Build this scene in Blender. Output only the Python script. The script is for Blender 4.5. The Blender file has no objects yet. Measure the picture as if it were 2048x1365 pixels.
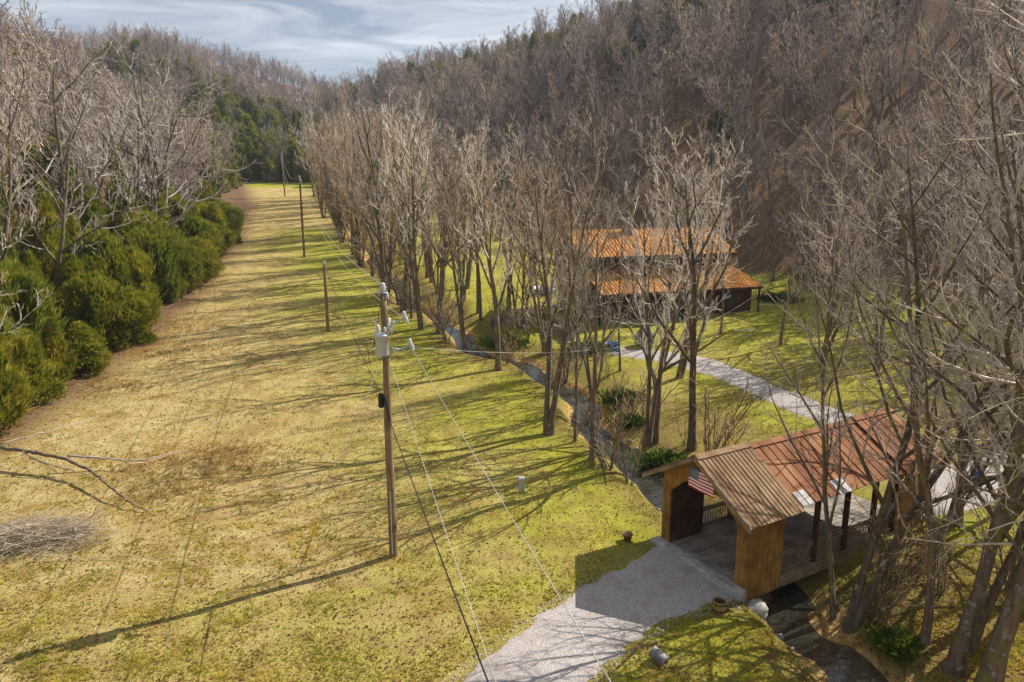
import bpy, math, random
import numpy as np
from mathutils import Vector, Matrix

C = bpy.context.scene
COL = C.collection
R = math.radians
rng = np.random.default_rng(7)
random.seed(7)

# ------------------------------------------------------------------ camera, sky, sun, exposure
H = 14.8
PITCH = math.atan(287 / 1365)
SP, CP = math.sin(PITCH), math.cos(PITCH)
cam = bpy.data.cameras.new('camera')
cam.sensor_width = 36
cam.lens = 36 * 1365 / 2048
cam.clip_end = 3000
co = bpy.data.objects.new('camera', cam)
COL.objects.link(co)
co.location = (0, 0, H)
co.rotation_euler = (math.pi / 2 - PITCH, 0, 0)
C.camera = co
SUN_AZ, SUN_EL = R(60), R(41)
C.view_settings.view_transform = 'Standard'
C.view_settings.look = 'None'
C.view_settings.gamma = 1
C.view_settings.exposure = 0.56
C.cycles.use_denoising = True
C.cycles.max_bounces = 5
C.cycles.diffuse_bounces = 2
C.cycles.transparent_max_bounces = 8
w = bpy.data.worlds.new('World')
C.world = w
w.use_nodes = True
nt = w.node_tree
nt.nodes.clear()
wo = nt.nodes.new('ShaderNodeOutputWorld')
bg = nt.nodes.new('ShaderNodeBackground')
sky = nt.nodes.new('ShaderNodeTexSky')
sky.sky_type = 'NISHITA'
sky.sun_disc = False
sky.sun_elevation = SUN_EL
sky.sun_rotation = SUN_AZ
sky.air_density = 1.0
sky.dust_density = 0.6
sky.ozone_density = 2.0
bg.inputs[1].default_value = 0.051
# thin clouds in the sky itself: stretched noise, brightness relative to the sky
tc = nt.nodes.new('ShaderNodeTexCoord')
mp = nt.nodes.new('ShaderNodeMapping')
mp.inputs['Scale'].default_value = (1.6, 1.6, 11)
mp.inputs['Rotation'].default_value = (R(4), R(-3), 0)
no = nt.nodes.new('ShaderNodeTexNoise')
no.inputs['Scale'].default_value = 2.4
no.inputs['Detail'].default_value = 8
no.inputs['Roughness'].default_value = 0.58
no.inputs['Distortion'].default_value = 0.6
rp = nt.nodes.new('ShaderNodeValToRGB')
rp.color_ramp.elements[0].position = 0.42
rp.color_ramp.elements[0].color = (0.22, 0.22, 0.22, 1)
rp.color_ramp.elements[1].position = 0.68
rp.color_ramp.elements[1].color = (0.85, 0.85, 0.85, 1)
mx = nt.nodes.new('ShaderNodeMix')
mx.data_type = 'RGBA'
mx.inputs[7].default_value = (12.0, 12.6, 13.4, 1)
nt.links.new(tc.outputs['Generated'], mp.inputs[0])
nt.links.new(mp.outputs[0], no.inputs['Vector'])
nt.links.new(no.outputs[0], rp.inputs[0])
nt.links.new(rp.outputs[0], mx.inputs[0])
nt.links.new(sky.outputs[0], mx.inputs[6])
nt.links.new(mx.outputs[2], bg.inputs[0])
nt.links.new(bg.outputs[0], wo.inputs[0])
sl = bpy.data.lights.new('sun', 'SUN')
sl.energy = 5.0
sl.angle = R(0.25)
sl.color = (1.0, 0.95, 0.86)
so = bpy.data.objects.new('sun', sl)
COL.objects.link(so)
SUNV = Vector((math.sin(SUN_AZ) * math.cos(SUN_EL), math.cos(SUN_AZ) * math.cos(SUN_EL), math.sin(SUN_EL)))
so.rotation_euler = SUNV.to_track_quat('Z', 'Y').to_euler()
so.location = SUNV * 200

# ------------------------------------------------------------------ the lie of the land
_py = np.arange(-200, 1200, 1.0)
_pz = np.interp(_py, [-200, 30, 44, 62, 76, 97, 130, 165, 205, 216, 1200], [0, 0, 0.7, 2.66, 4.2, 6.49, 10.4, 15.0, 18.4, 19.2, 19.2])
_k = np.ones(9) / 9
_pz = np.convolve(np.pad(_pz, 4, mode='edge'), _k, mode='valid')


def prof(y):
    return np.interp(y, _py, _pz)


def xleft(y):
    return np.interp(y, [-100, 20, 40, 76, 107, 150, 205, 260, 400], [-33, -32, -31.5, -36, -44, -57, -80, -108, -190])


def xtoe(y):
    return np.interp(y, [-100, 0, 30, 47, 75, 95, 120, 165, 205, 245, 400], [56, 50, 42, 38, 31, 19, 2, -29, -52, -74, -160])


def smax(a, b, k=3.0):
    h = np.clip(0.5 + 0.5 * (a - b) / k, 0, 1)
    return b + (a - b) * h + k * h * (1 - h)


def base_z(x, y):
    x = np.asarray(x, float)
    y = np.asarray(y, float)
    p = prof(np.clip(y, -100, 216))
    dl = np.maximum(xleft(y) - x, 0)
    hl = np.interp(dl, [0, 6, 19, 23, 60, 100, 160], [0, 1.6, 6.8, 7.0, 29, 44, 52])
    dr = np.maximum(x - xtoe(y), 0) * 0.82
    hr = np.interp(dr, [0, 4, 14, 70, 90, 130], [0, 0.9, 6.2, 41, 45, 47])
    hb = np.interp(y, [-100, 212, 225, 300, 340, 400, 900], [0, 0, 2.6, 23, 26, 24, 24])
    h = smax(smax(hl, hr), hb) - 0.75 * (np.maximum(np.maximum(hl, hr), hb) < 8) * 0
    bump = 20 * np.exp(-(((x + 152) / 40) ** 2 + ((y - 318) / 60) ** 2))
    bump = bump + 12 * np.exp(-(((x + 165) / 20) ** 2 + ((y - 322) / 40) ** 2)) + 12 * np.exp(-(((x + 56) / 27) ** 2 + ((y - 322) / 55) ** 2))
    bump = bump + 7 * np.exp(-(((x + 112) / 22) ** 2 + ((y - 150) / 30) ** 2))
    crest = np.interp(x, [-500, -345, -325, -308, -290, -247, -229, -205, -187, -166, -152, -138, -131, -70, 0, 200], [88, 96, 101, 104, 112, 123, 121, 117, 112, 106, 100, 95, 94, 72, 55, 45])
    far = (crest - 52) * np.clip((y - 400) / 120, 0, 1) ** 1.3
    far = np.where(y > 400, far, 0)
    z = p + h - 1.17 + bump + far
    rough = np.clip(h / 6, 0.0, 1)
    z = z + rough * (0.7 * np.sin(x * .083 + 1.7 * np.sin(y * .061)) * np.sin(y * .071 - x * .04 + 1) + 0.30 * np.sin(x * .31 + 2 * np.sin(y * .23)) * np.sin(y * .27 + x * .11)
                     + 0.12 * np.sin(x * .83 + y * .41) * np.sin(y * .77 - x * .3))
    z = z + 0.05 * np.sin(x * .35 + 2) * np.sin(y * .29) + 0.03 * np.sin(x * .9 + y * .7)
    return z


def ray(u, v):
    yc = (682 - v) / 1365
    return np.array([(u - 1024) / 1365, CP + yc * SP, -SP + yc * CP])


def hit(u, v, zf, dz=0.0):
    d = ray(u, v)
    t = np.concatenate([np.arange(8, 60, .25), np.arange(60, 700, 1.0)])
    f = H + d[2] * t - zf(d[0] * t, d[1] * t) - dz
    i = np.argmax(f < 0)
    if f[i] >= 0:
        i = len(t) - 1
    a, b = t[max(i - 1, 0)], t[i]
    for _ in range(30):
        m = (a + b) / 2
        if H + d[2] * m - float(np.ravel(zf(d[0] * m, d[1] * m))[0]) - dz > 0:
            a = m
        else:
            b = m
    return d * b + np.array([0, 0, H])


def project(p):
    p = np.asarray(p, float)
    X, Y, Z = p[..., 0], p[..., 1], p[..., 2] - H
    dep = Y * CP - Z * SP
    up = Y * SP + Z * CP
    dep = np.where(np.abs(dep) < 1e-6, 1e-6, dep)
    return 1024 + 1365 * X / dep, 682 - 1365 * up / dep, dep


WATER_DROP = 1.06
_cp = [(1700, 1350), (1640, 1285), (1572, 1205), (1450, 1078), (1290, 960), (1235, 900), (1205, 855), (1130, 785),
       (1060, 744), (995, 716), (945, 692), (875, 655), (830, 615), (800, 580), (745, 520), (700, 470), (676, 430), (660, 395)]
_cw = [hit(u, v, lambda x, y: base_z(x, y), -WATER_DROP)[:2] for u, v in _cp]
_d0 = (_cw[0] - _cw[2]) / np.linalg.norm(_cw[0] - _cw[2])
_cw = [_cw[0] + _d0 * 40, _cw[0] + _d0 * 10] + _cw


def resample(pts, step):
    pts = np.array(pts, float)
    for _ in range(2):
        q = pts.copy()
        q[1:-1] = .25 * pts[:-2] + .5 * pts[1:-1] + .25 * pts[2:]
        pts = q
        seg = np.linalg.norm(np.diff(pts, axis=0), axis=1)
        s = np.concatenate([[0], np.cumsum(seg)])
        n = max(int(s[-1] / step), 2)
        t = np.linspace(0, s[-1], n)
        pts = np.stack([np.interp(t, s, pts[:, k]) for k in range(pts.shape[1])], 1)
    return pts


CREEK = resample(_cw, 1.5)
_s = np.arange(len(CREEK)) * 1.5
_t = np.gradient(CREEK, axis=0)
_t /= np.linalg.norm(_t, axis=1)[:, None]
_m = np.clip((CREEK[:, 1] - 36) / 12, 0, 1) * (0.75 * np.sin(_s * .33) + .5 * np.sin(_s * .71 + 1))
CREEK = CREEK + np.stack([-_t[:, 1], _t[:, 0]], 1) * _m[:, None]


def line_dist(x, y, L):
    """distance to a polyline, and on which side"""
    x = np.asarray(x, float)
    y = np.asarray(y, float)
    best = np.full(x.shape, 1e9)
    side = np.zeros(x.shape)
    for a, b in zip(L[:-1], L[1:]):
        d = b - a
        t = np.clip(((x - a[0]) * d[0] + (y - a[1]) * d[1]) / (d @ d), 0, 1)
        ex, ey = x - a[0] - t * d[0], y - a[1] - t * d[1]
        dd = np.hypot(ex, ey)
        cr = d[0] * ey - d[1] * ex
        m = dd < best
        best = np.where(m, dd, best)
        side = np.where(m, np.sign(cr), side)
    return best, side          # +1: left of the flow drawn upstream (meadow bank), -1: house bank


def carve(dc, side, y):
    dc = dc * np.interp(y, [30, 50, 120], [1.0, 1.3, 1.45])
    d = np.interp(dc, [0, 1.1, 1.6, 2.3, 3.2], [1.28, 1.2, 0.75, 0.25, 0])
    d2 = np.interp(dc, [0, 1.1, 1.5, 2.4, 4.2, 6], [1.28, 1.2, 0.85, 0.6, 0.2, 0])
    return np.where(side < 0, d2, d)


def zt(x, y):
    x = np.asarray(x, float)
    y = np.asarray(y, float)
    shp = np.broadcast(np.atleast_1d(x), np.atleast_1d(y)).shape
    x = np.broadcast_to(x, shp).astype(float)
    y = np.broadcast_to(y, shp).astype(float)
    z = base_z(x, y)
    near = (x > -75) & (x < 60) & (y < 235)
    if near.any():
        dc, sd = line_dist(x[near], y[near], CREEK)
        c = carve(dc, sd, y[near])
        zz = z[near].copy()
        zz = zz - c * (1 + 0.12 * np.sin(x[near] * 1.7) * np.sin(y[near] * 1.3))
        z = z.copy()
        z[near] = zz
    return z


def ground(u, v, dz=0.0):
    return Vector(hit(u, v, zt, dz))


def zg(x, y):
    return float(zt(np.array([x]), np.array([y]))[0])


# ------------------------------------------------------------------ materials
class NT:
    def __init__(s, name, rough=0.8, metal=0.0, spec=0.3):
        s.m = bpy.data.materials.new(name)
        s.m.use_nodes = True
        s.t = s.m.node_tree
        s.b = s.t.nodes['Principled BSDF']
        s.b.inputs['Roughness'].default_value = rough
        s.b.inputs['Metallic'].default_value = metal
        s.b.inputs['Specular IOR Level'].default_value = spec

    def n(s, kind, **kw):
        return s.t.nodes.new(kind)

    def link(s, a, b):
        s.t.links.new(a, b)

    def pos(s, obj=False, scale=None):
        if obj:
            v = s.n('ShaderNodeTexCoord').outputs['Object']
        else:
            v = s.n('ShaderNodeNewGeometry').outputs['Position']
        if scale:
            m = s.n('ShaderNodeMapping')
            m.inputs['Scale'].default_value = scale
            s.link(v, m.inputs[0])
            v = m.outputs[0]
        return v

    def noise(s, vec, scale, detail=4, rough=.55, dist=0.0):
        k = s.n('ShaderNodeTexNoise')
        k.inputs['Scale'].default_value = scale
        k.inputs['Detail'].default_value = detail
        k.inputs['Roughness'].default_value = rough
        k.inputs['Distortion'].default_value = dist
        s.link(vec, k.inputs['Vector'])
        return k.outputs[0]

    def voro(s, vec, scale, out='Color'):
        k = s.n('ShaderNodeTexVoronoi')
        k.inputs['Scale'].default_value = scale
        s.link(vec, k.inputs['Vector'])
        return k.outputs[out]

    def ramp(s, fac, stops):
        k = s.n('ShaderNodeValToRGB')
        e = k.color_ramp.elements
        while len(e) < len(stops):
            e.new(.5)
        for q, (p, c) in zip(e, stops):
            q.position = p
            q.color = (c if len(c) == 4 else (*c, 1)) if hasattr(c, '__len__') else (c, c, c, 1)
        s.link(fac, k.inputs[0])
        return k.outputs[0]

    def mix(s, fac, a, b, mode='MIX'):
        k = s.n('ShaderNodeMix')
        k.data_type = 'RGBA'
        k.blend_type = mode
        for i, q in ((0, fac), (6, a), (7, b)):
            if hasattr(q, 'node'):
                s.link(q, k.inputs[i])
            elif i == 0:
                k.inputs[0].default_value = q
            else:
                k.inputs[i].default_value = (*q, 1)
        return k.outputs[2]

    def math(s, op, a, b=0.0, clamp=False):
        k = s.n('ShaderNodeMath')
        k.operation = op
        k.use_clamp = clamp
        for i, q in ((0, a), (1, b)):
            if hasattr(q, 'node'):
                s.link(q, k.inputs[i])
            else:
                k.inputs[i].default_value = q
        return k.outputs[0]

    def attr(s, name):
        k = s.n('ShaderNodeAttribute')
        k.attribute_name = name
        return k.outputs['Fac']

    def rand(s):
        return s.n('ShaderNodeObjectInfo').outputs['Random']

    def bump(s, h, strength=.3, dist=.05):
        k = s.n('ShaderNodeBump')
        k.inputs['Strength'].default_value = strength
        k.inputs['Distance'].default_value = dist
        s.link(h, k.inputs['Height'])
        s.link(k.outputs[0], s.b.inputs['Normal'])

    def color(s, c):
        if hasattr(c, 'node'):
            s.link(c, s.b.inputs['Base Color'])
        else:
            s.b.inputs['Base Color'].default_value = (*c, 1)
        return s


def simple(name, c, rough=.7, metal=0.0, var=.25, scale=6.0, spec=.3):
    a = NT(name, rough, metal, spec)
    f = a.noise(a.pos(True), scale, 5)
    d = tuple(q * (1 - var) for q in c)
    l = tuple(min(q * (1 + var), 1) for q in c)
    a.color(a.ramp(f, [(.3, d), (.7, l)]))
    return a.m


# the ground sheet
g = NT('ground_cover', .95, 0, .1)
P = g.pos()
n_big = g.noise(P, .16, 5, .6, .4)
n_mid = g.noise(P, .9, 6, .65)
n_fine = g.noise(P, 7, 5, .7)
n_tiny = g.noise(P, 26, 3, .7)
straw = g.ramp(n_mid, [(.3, (.32, .205, .078)), (.45, (.44, .315, .12)), (.6, (.54, .415, .185)), (.75, (.62, .49, .255))])
green = g.ramp(n_mid, [(.28, (.19, .19, .022)), (.5, (.33, .32, .026)), (.72, (.47, .42, .06))])
lush = g.ramp(n_fine, [(.3, (.09, .16, .012)), (.7, (.22, .28, .03))])
n_p = g.noise(P, .42, 7, .68, .8)
straw = g.mix(g.ramp(n_p, [(.50, 0.0), (.66, .75)]), straw, g.ramp(n_fine, [(.3, (.20, .105, .035)), (.7, (.46, .28, .10))]))
gfac = g.math('ADD', g.attr('green'), g.math('MULTIPLY', g.math('SUBTRACT', g.math('ADD', g.math('MULTIPLY', n_big, .5), g.math('MULTIPLY', n_mid, .5)), .5), 3.2))
gfac = g.math('ADD', gfac, g.math('MULTIPLY', g.math('SUBTRACT', n_fine, .5), 1.6), True)
col = g.mix(gfac, straw, green)
lf = g.math('MULTIPLY', g.math('SUBTRACT', g.math('ADD', n_fine, g.math('MULTIPLY', n_big, .7)), .92), 3.0, True)
col = g.mix(g.math('MULTIPLY', lf, g.attr('green')), col, lush)
leafc = g.ramp(g.voro(P, 9), [(.1, (.09, .05, .028)), (.4, (.22, .115, .05)), (.7, (.34, .19, .09)), (.95, (.47, .31, .18))])
litc = g.mix(.55, leafc, g.ramp(n_fine, [(.3, (.06, .038, .026)), (.7, (.22, .13, .075))]))
lfac = g.math('ADD', g.attr('litter'), g.math('MULTIPLY', g.math('SUBTRACT', n_mid, .5), 1.1), True)
lfac = g.math('MULTIPLY', lfac, g.math('GREATER_THAN', g.attr('litter'), .02))
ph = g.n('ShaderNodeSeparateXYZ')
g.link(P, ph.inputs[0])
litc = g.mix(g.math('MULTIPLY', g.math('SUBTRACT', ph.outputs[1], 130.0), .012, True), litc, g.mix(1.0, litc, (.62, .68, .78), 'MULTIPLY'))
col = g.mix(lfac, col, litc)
stone = g.ramp(g.voro(P, 4.5), [(.1, (.22, .13, .05)), (.5, (.52, .31, .10)), (.9, (.64, .43, .18))])
col = g.mix(g.attr('bed'), col, stone)
speck = g.ramp(n_tiny, [(.30, .30), (.48, .95), (.70, 1.65)])
col = g.mix(1.0, col, speck, 'MULTIPLY')
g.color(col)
g.bump(g.math('ADD', g.math('MULTIPLY', n_fine, .7), g.math('MULTIPLY', n_tiny, .5)), 1.0, .16)
M_GROUND = g.m

a = NT('gravel_stone', .95, 0, .15)
P = a.pos()
v1 = a.voro(P, 34)
gr = a.ramp(v1, [(.05, (.27, .235, .215)), (.5, (.42, .37, .345)), (.95, (.58, .52, .49))])
gr = a.mix(a.ramp(a.noise(P, 1.1, 5, .6), [(.5, 0.0), (.72, .6)]), gr, (.30, .22, .15))
gr = a.mix(1.0, gr, a.ramp(a.noise(P, 40, 2), [(.3, .6), (.7, 1.3)]), 'MULTIPLY')
a.color(gr)
a.bump(a.voro(P, 34, 'Distance'), .35, .03)
M_GRAVEL = a.m

# shallow clear water: fresnel mirror over a brown-tinted see-through body, ripples as bump
wt = bpy.data.materials.new('creek_water')
wt.use_nodes = True
q = wt.node_tree
q.nodes.clear()
o_ = q.nodes.new('ShaderNodeOutputMaterial')
tr = q.nodes.new('ShaderNodeBsdfTransparent')
tr.inputs[0].default_value = (.82, .68, .42, 1)
df = q.nodes.new('ShaderNodeBsdfDiffuse')
df.inputs[0].default_value = (.22, .25, .19, 1)
gl = q.nodes.new('ShaderNodeBsdfGlossy')
gl.inputs[0].default_value = (.75, .8, .85, 1)
gl.inputs[1].default_value = .08
fr = q.nodes.new('ShaderNodeFresnel')
fr.inputs[0].default_value = 1.8
m1 = q.nodes.new('ShaderNodeMixShader')
m1.inputs[0].default_value = .15
m2 = q.nodes.new('ShaderNodeMixShader')
ge = q.nodes.new('ShaderNodeNewGeometry')
nn = q.nodes.new('ShaderNodeTexNoise')
nn.inputs['Scale'].default_value = 3.2
nn.inputs['Detail'].default_value = 5
nn.inputs['Distortion'].default_value = 1.2
bp = q.nodes.new('ShaderNodeBump')
bp.inputs['Strength'].default_value = .22
bp.inputs['Distance'].default_value = .08
q.links.new(ge.outputs['Position'], nn.inputs['Vector'])
q.links.new(nn.outputs[0], bp.inputs['Height'])
q.links.new(bp.outputs[0], gl.inputs['Normal'])
q.links.new(bp.outputs[0], fr.inputs['Normal'])
q.links.new(tr.outputs[0], m1.inputs[1])
q.links.new(df.outputs[0], m1.inputs[2])
q.links.new(fr.outputs[0], m2.inputs[0])
q.links.new(m1.outputs[0], m2.inputs[1])
q.links.new(gl.outputs[0], m2.inputs[2])
q.links.new(m2.outputs[0], o_.inputs[0])
M_WATER = wt


def wood(name, dark, light, grain=(14, 14, 1.2), rough=.75):
    a = NT(name, rough, 0, .25)
    p = a.pos(True, grain)
    f = a.noise(p, 1.0, 6, .62, .8)
    k = a.noise(a.pos(True), 1.1, 3)
    c = a.ramp(f, [(.3, dark), (.5, tuple(.5 * (x + y) for x, y in zip(dark, light))), (.7, light)])
    c = a.mix(1.0, c, a.ramp(k, [(.35, .6), (.65, 1.2)]), 'MULTIPLY')
    a.color(c)
    a.bump(f, .25, .02)
    return a.m


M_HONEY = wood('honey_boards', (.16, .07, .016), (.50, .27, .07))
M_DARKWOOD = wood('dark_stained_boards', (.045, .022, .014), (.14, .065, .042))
M_DECK = wood('weathered_deck_planks', (.19, .16, .13), (.42, .36, .29), (1.2, 14, 14))
M_RAIL = wood('weathered_rail', (.17, .12, .075), (.40, .30, .19), (6, 6, 6))
M_REDWOOD = wood('red_brown_siding', (.05, .018, .011), (.15, .05, .03), (9, 9, 1))
M_POLE = wood('creosote_pole', (.13, .085, .05), (.36, .24, .14), (22, 22, .6))


def rust(name, c1, c2, c3, spots=(.45, .42, .40)):
    a = NT(name, .8, 0, .12)
    p = a.pos(True)
    f = a.noise(p, .55, 6, .62, .6)
    st = a.noise(a.pos(True, (3.2, .35, .35)), 1.0, 5, .6)
    c = a.ramp(a.math('ADD', a.math('MULTIPLY', f, .6), a.math('MULTIPLY', st, .4)), [(.33, c1), (.5, c2), (.66, c3)])
    pl = a.ramp(a.noise(a.pos(True, (1, 1.0, 1.0)), .8, 5, .7), [(.66, 0.0), (.74, .7)])
    c = a.mix(pl, c, spots)
    a.color(c)
    a.bump(a.noise(p, 30, 3), .08, .01)
    return a.m


M_RUST_FRONT = rust('bronze_rust_tin', (.15, .082, .045), (.29, .178, .095), (.39, .275, .155), (.42, .34, .23))
M_RUST_MAIN = rust('red_rust_tin', (.115, .042, .022), (.27, .112, .05), (.41, .22, .10), (.42, .34, .27))
M_RUST_HOUSE = rust('orange_rust_tin', (.22, .07, .02), (.52, .215, .045), (.72, .41, .12), (.24, .10, .06))
M_TIN = simple('bare_tin', (.66, .68, .70), .45, .2, .1)
M_OLDTIN = simple('stained_corrugated_tin', (.22, .21, .20), .6, .3, .5, 5)
M_PALETIN = rust('half_rusted_pale_tin', (.30, .20, .14), (.48, .45, .42), (.60, .60, .60), (.62, .63, .65))
M_CONC = simple('old_concrete', (.40, .38, .35), .95, 0, .35, 3)
M_STONE = simple('field_stone', (.25, .23, .21), .95, 0, .4, 2.5)
M_GALV = simple('galvanized', (.50, .53, .56), .45, .5, .15, 8)
M_TANK = simple('pale_grey_enamel', (.50, .54, .58), .4, 0, .06, 3)
M_BLACK = simple('black_cable', (.018, .018, .020), .5, 0, .2)
M_WIRE = simple('aluminium_wire', (.55, .52, .46), .45, .3, .1)
M_PORC = simple('porcelain', (.66, .67, .68), .25, 0, .08)
M_YELLOW = simple('yellow_guard', (.62, .34, .03), .5, 0, .12)
M_GLASS = simple('dark_window', (.03, .035, .04), .12, 0, .2, 2, .6)
M_CLAY = simple('brown_clay', (.22, .115, .055), .8, 0, .3, 6)
M_BARREL = wood('barrel_staves', (.20, .11, .03), (.48, .30, .09), (20, 20, 1))
M_SOIL = simple('potting_soil', (.035, .025, .018), .95, 0, .4, 20)
M_REDCLOTH = simple('red_cloth', (.55, .018, .035), .85, 0, .06)
M_WHITECLOTH = simple('white_cloth', (.80, .79, .77), .85, 0, .04)
M_BLUECLOTH = simple('blue_cloth', (.02, .03, .095), .85, 0, .1)
M_BLUE = simple('blue_plastic', (.03, .11, .30), .4, 0, .15, 3)
M_POOL = simple('pool_water', (.05, .16, .34), .08, 0, .1, 2, .6)


def bark(name, d, l, moss=.0):
    a = NT(name, .92, 0, .2)
    f = a.noise(a.pos(True, (7, 7, 1.6)), 1.0, 6, .65, .5)
    c = a.ramp(f, [(.3, d), (.7, l)])
    rnd = a.ramp(a.rand(), [(0, (.80, .78, .74)), (.5, (1, 1, 1)), (1, (1.2, 1.1, 1.0))])
    c = a.mix(1.0, c, rnd, 'MULTIPLY')
    if moss:
        k = a.noise(a.pos(), .9, 4, .6)
        c = a.mix(a.ramp(k, [(.54, 0.0), (.66, moss)]), c, (.20, .19, .025))
        lich = a.noise(a.pos(), 3.2, 3, .6)
        c = a.mix(a.ramp(lich, [(.60, 0.0), (.66, .55)]), c, (.40, .41, .36))
    a.color(c)
    a.bump(f, .5, .03)
    return a.m


M_BARK = bark('grey_brown_bark', (.070, .050, .036), (.23, .175, .125), .75)
M_BARK_FAR = bark('forest_bark', (.10, .075, .065), (.30, .235, .20), 0)


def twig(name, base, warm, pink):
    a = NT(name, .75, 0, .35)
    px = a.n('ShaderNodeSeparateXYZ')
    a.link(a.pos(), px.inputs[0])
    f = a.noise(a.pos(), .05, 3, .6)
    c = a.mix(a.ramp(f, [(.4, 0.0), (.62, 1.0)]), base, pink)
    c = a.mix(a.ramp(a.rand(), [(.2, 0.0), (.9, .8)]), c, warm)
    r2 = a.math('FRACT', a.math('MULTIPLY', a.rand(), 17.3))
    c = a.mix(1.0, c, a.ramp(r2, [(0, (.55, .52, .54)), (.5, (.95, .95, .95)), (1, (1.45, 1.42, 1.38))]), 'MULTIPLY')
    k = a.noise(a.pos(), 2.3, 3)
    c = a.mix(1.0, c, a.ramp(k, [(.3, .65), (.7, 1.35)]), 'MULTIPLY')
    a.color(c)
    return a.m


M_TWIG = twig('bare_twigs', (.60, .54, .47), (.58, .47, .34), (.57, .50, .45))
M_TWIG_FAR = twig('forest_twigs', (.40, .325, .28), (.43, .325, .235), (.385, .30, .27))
M_DEADTWIG = twig('dead_sticks', (.40, .35, .29), (.44, .34, .23), (.33, .29, .25))
M_BRUSH = twig('orange_brush', (.56, .40, .25), (.60, .38, .19), (.54, .42, .32))


def leafy(name, d, m_, l):
    a = NT(name, .8, 0, .2)
    f = a.noise(a.pos(), 1.1, 4, .65)
    f2 = a.noise(a.pos(), .22, 3)
    c = a.ramp(f, [(.28, d), (.5, m_), (.72, l)])
    c = a.mix(1.0, c, a.ramp(f2, [(.35, (.75, .85, .8)), (.65, (1.25, 1.1, 1.0))]), 'MULTIPLY')
    c = a.mix(1.0, c, a.ramp(a.rand(), [(0, (.75, .8, .8)), (1, (1.2, 1.12, 1.0))]), 'MULTIPLY')
    a.color(c)
    tl = a.n('ShaderNodeBsdfTranslucent')
    a.link(c, tl.inputs[0])
    ms = a.n('ShaderNodeMixShader')
    ms.inputs[0].default_value = .4
    a.link(a.b.outputs[0], ms.inputs[1])
    a.link(tl.outputs[0], ms.inputs[2])
    a.link(ms.outputs[0], a.t.nodes['Material Output'].inputs[0])
    return a.m


M_CEDAR = leafy('cedar_sprays', (.09, .125, .012), (.26, .285, .024), (.50, .41, .075))
M_PINE = leafy('evergreen_sprays', (.10, .13, .02), (.23, .25, .03), (.40, .36, .07))
M_IVY = leafy('bank_leaves', (.03, .065, .012), (.08, .14, .018), (.18, .22, .035))
M_GRASSBLADE = leafy('grass_blades', (.22, .24, .02), (.45, .42, .05), (.72, .58, .20))
M_STRAW = leafy('dry_grass_blades', (.30, .17, .06), (.52, .33, .14), (.72, .52, .27))
M_DEADLEAF = leafy('dead_leaves', (.12, .06, .03), (.27, .14, .06), (.48, .32, .18))


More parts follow.
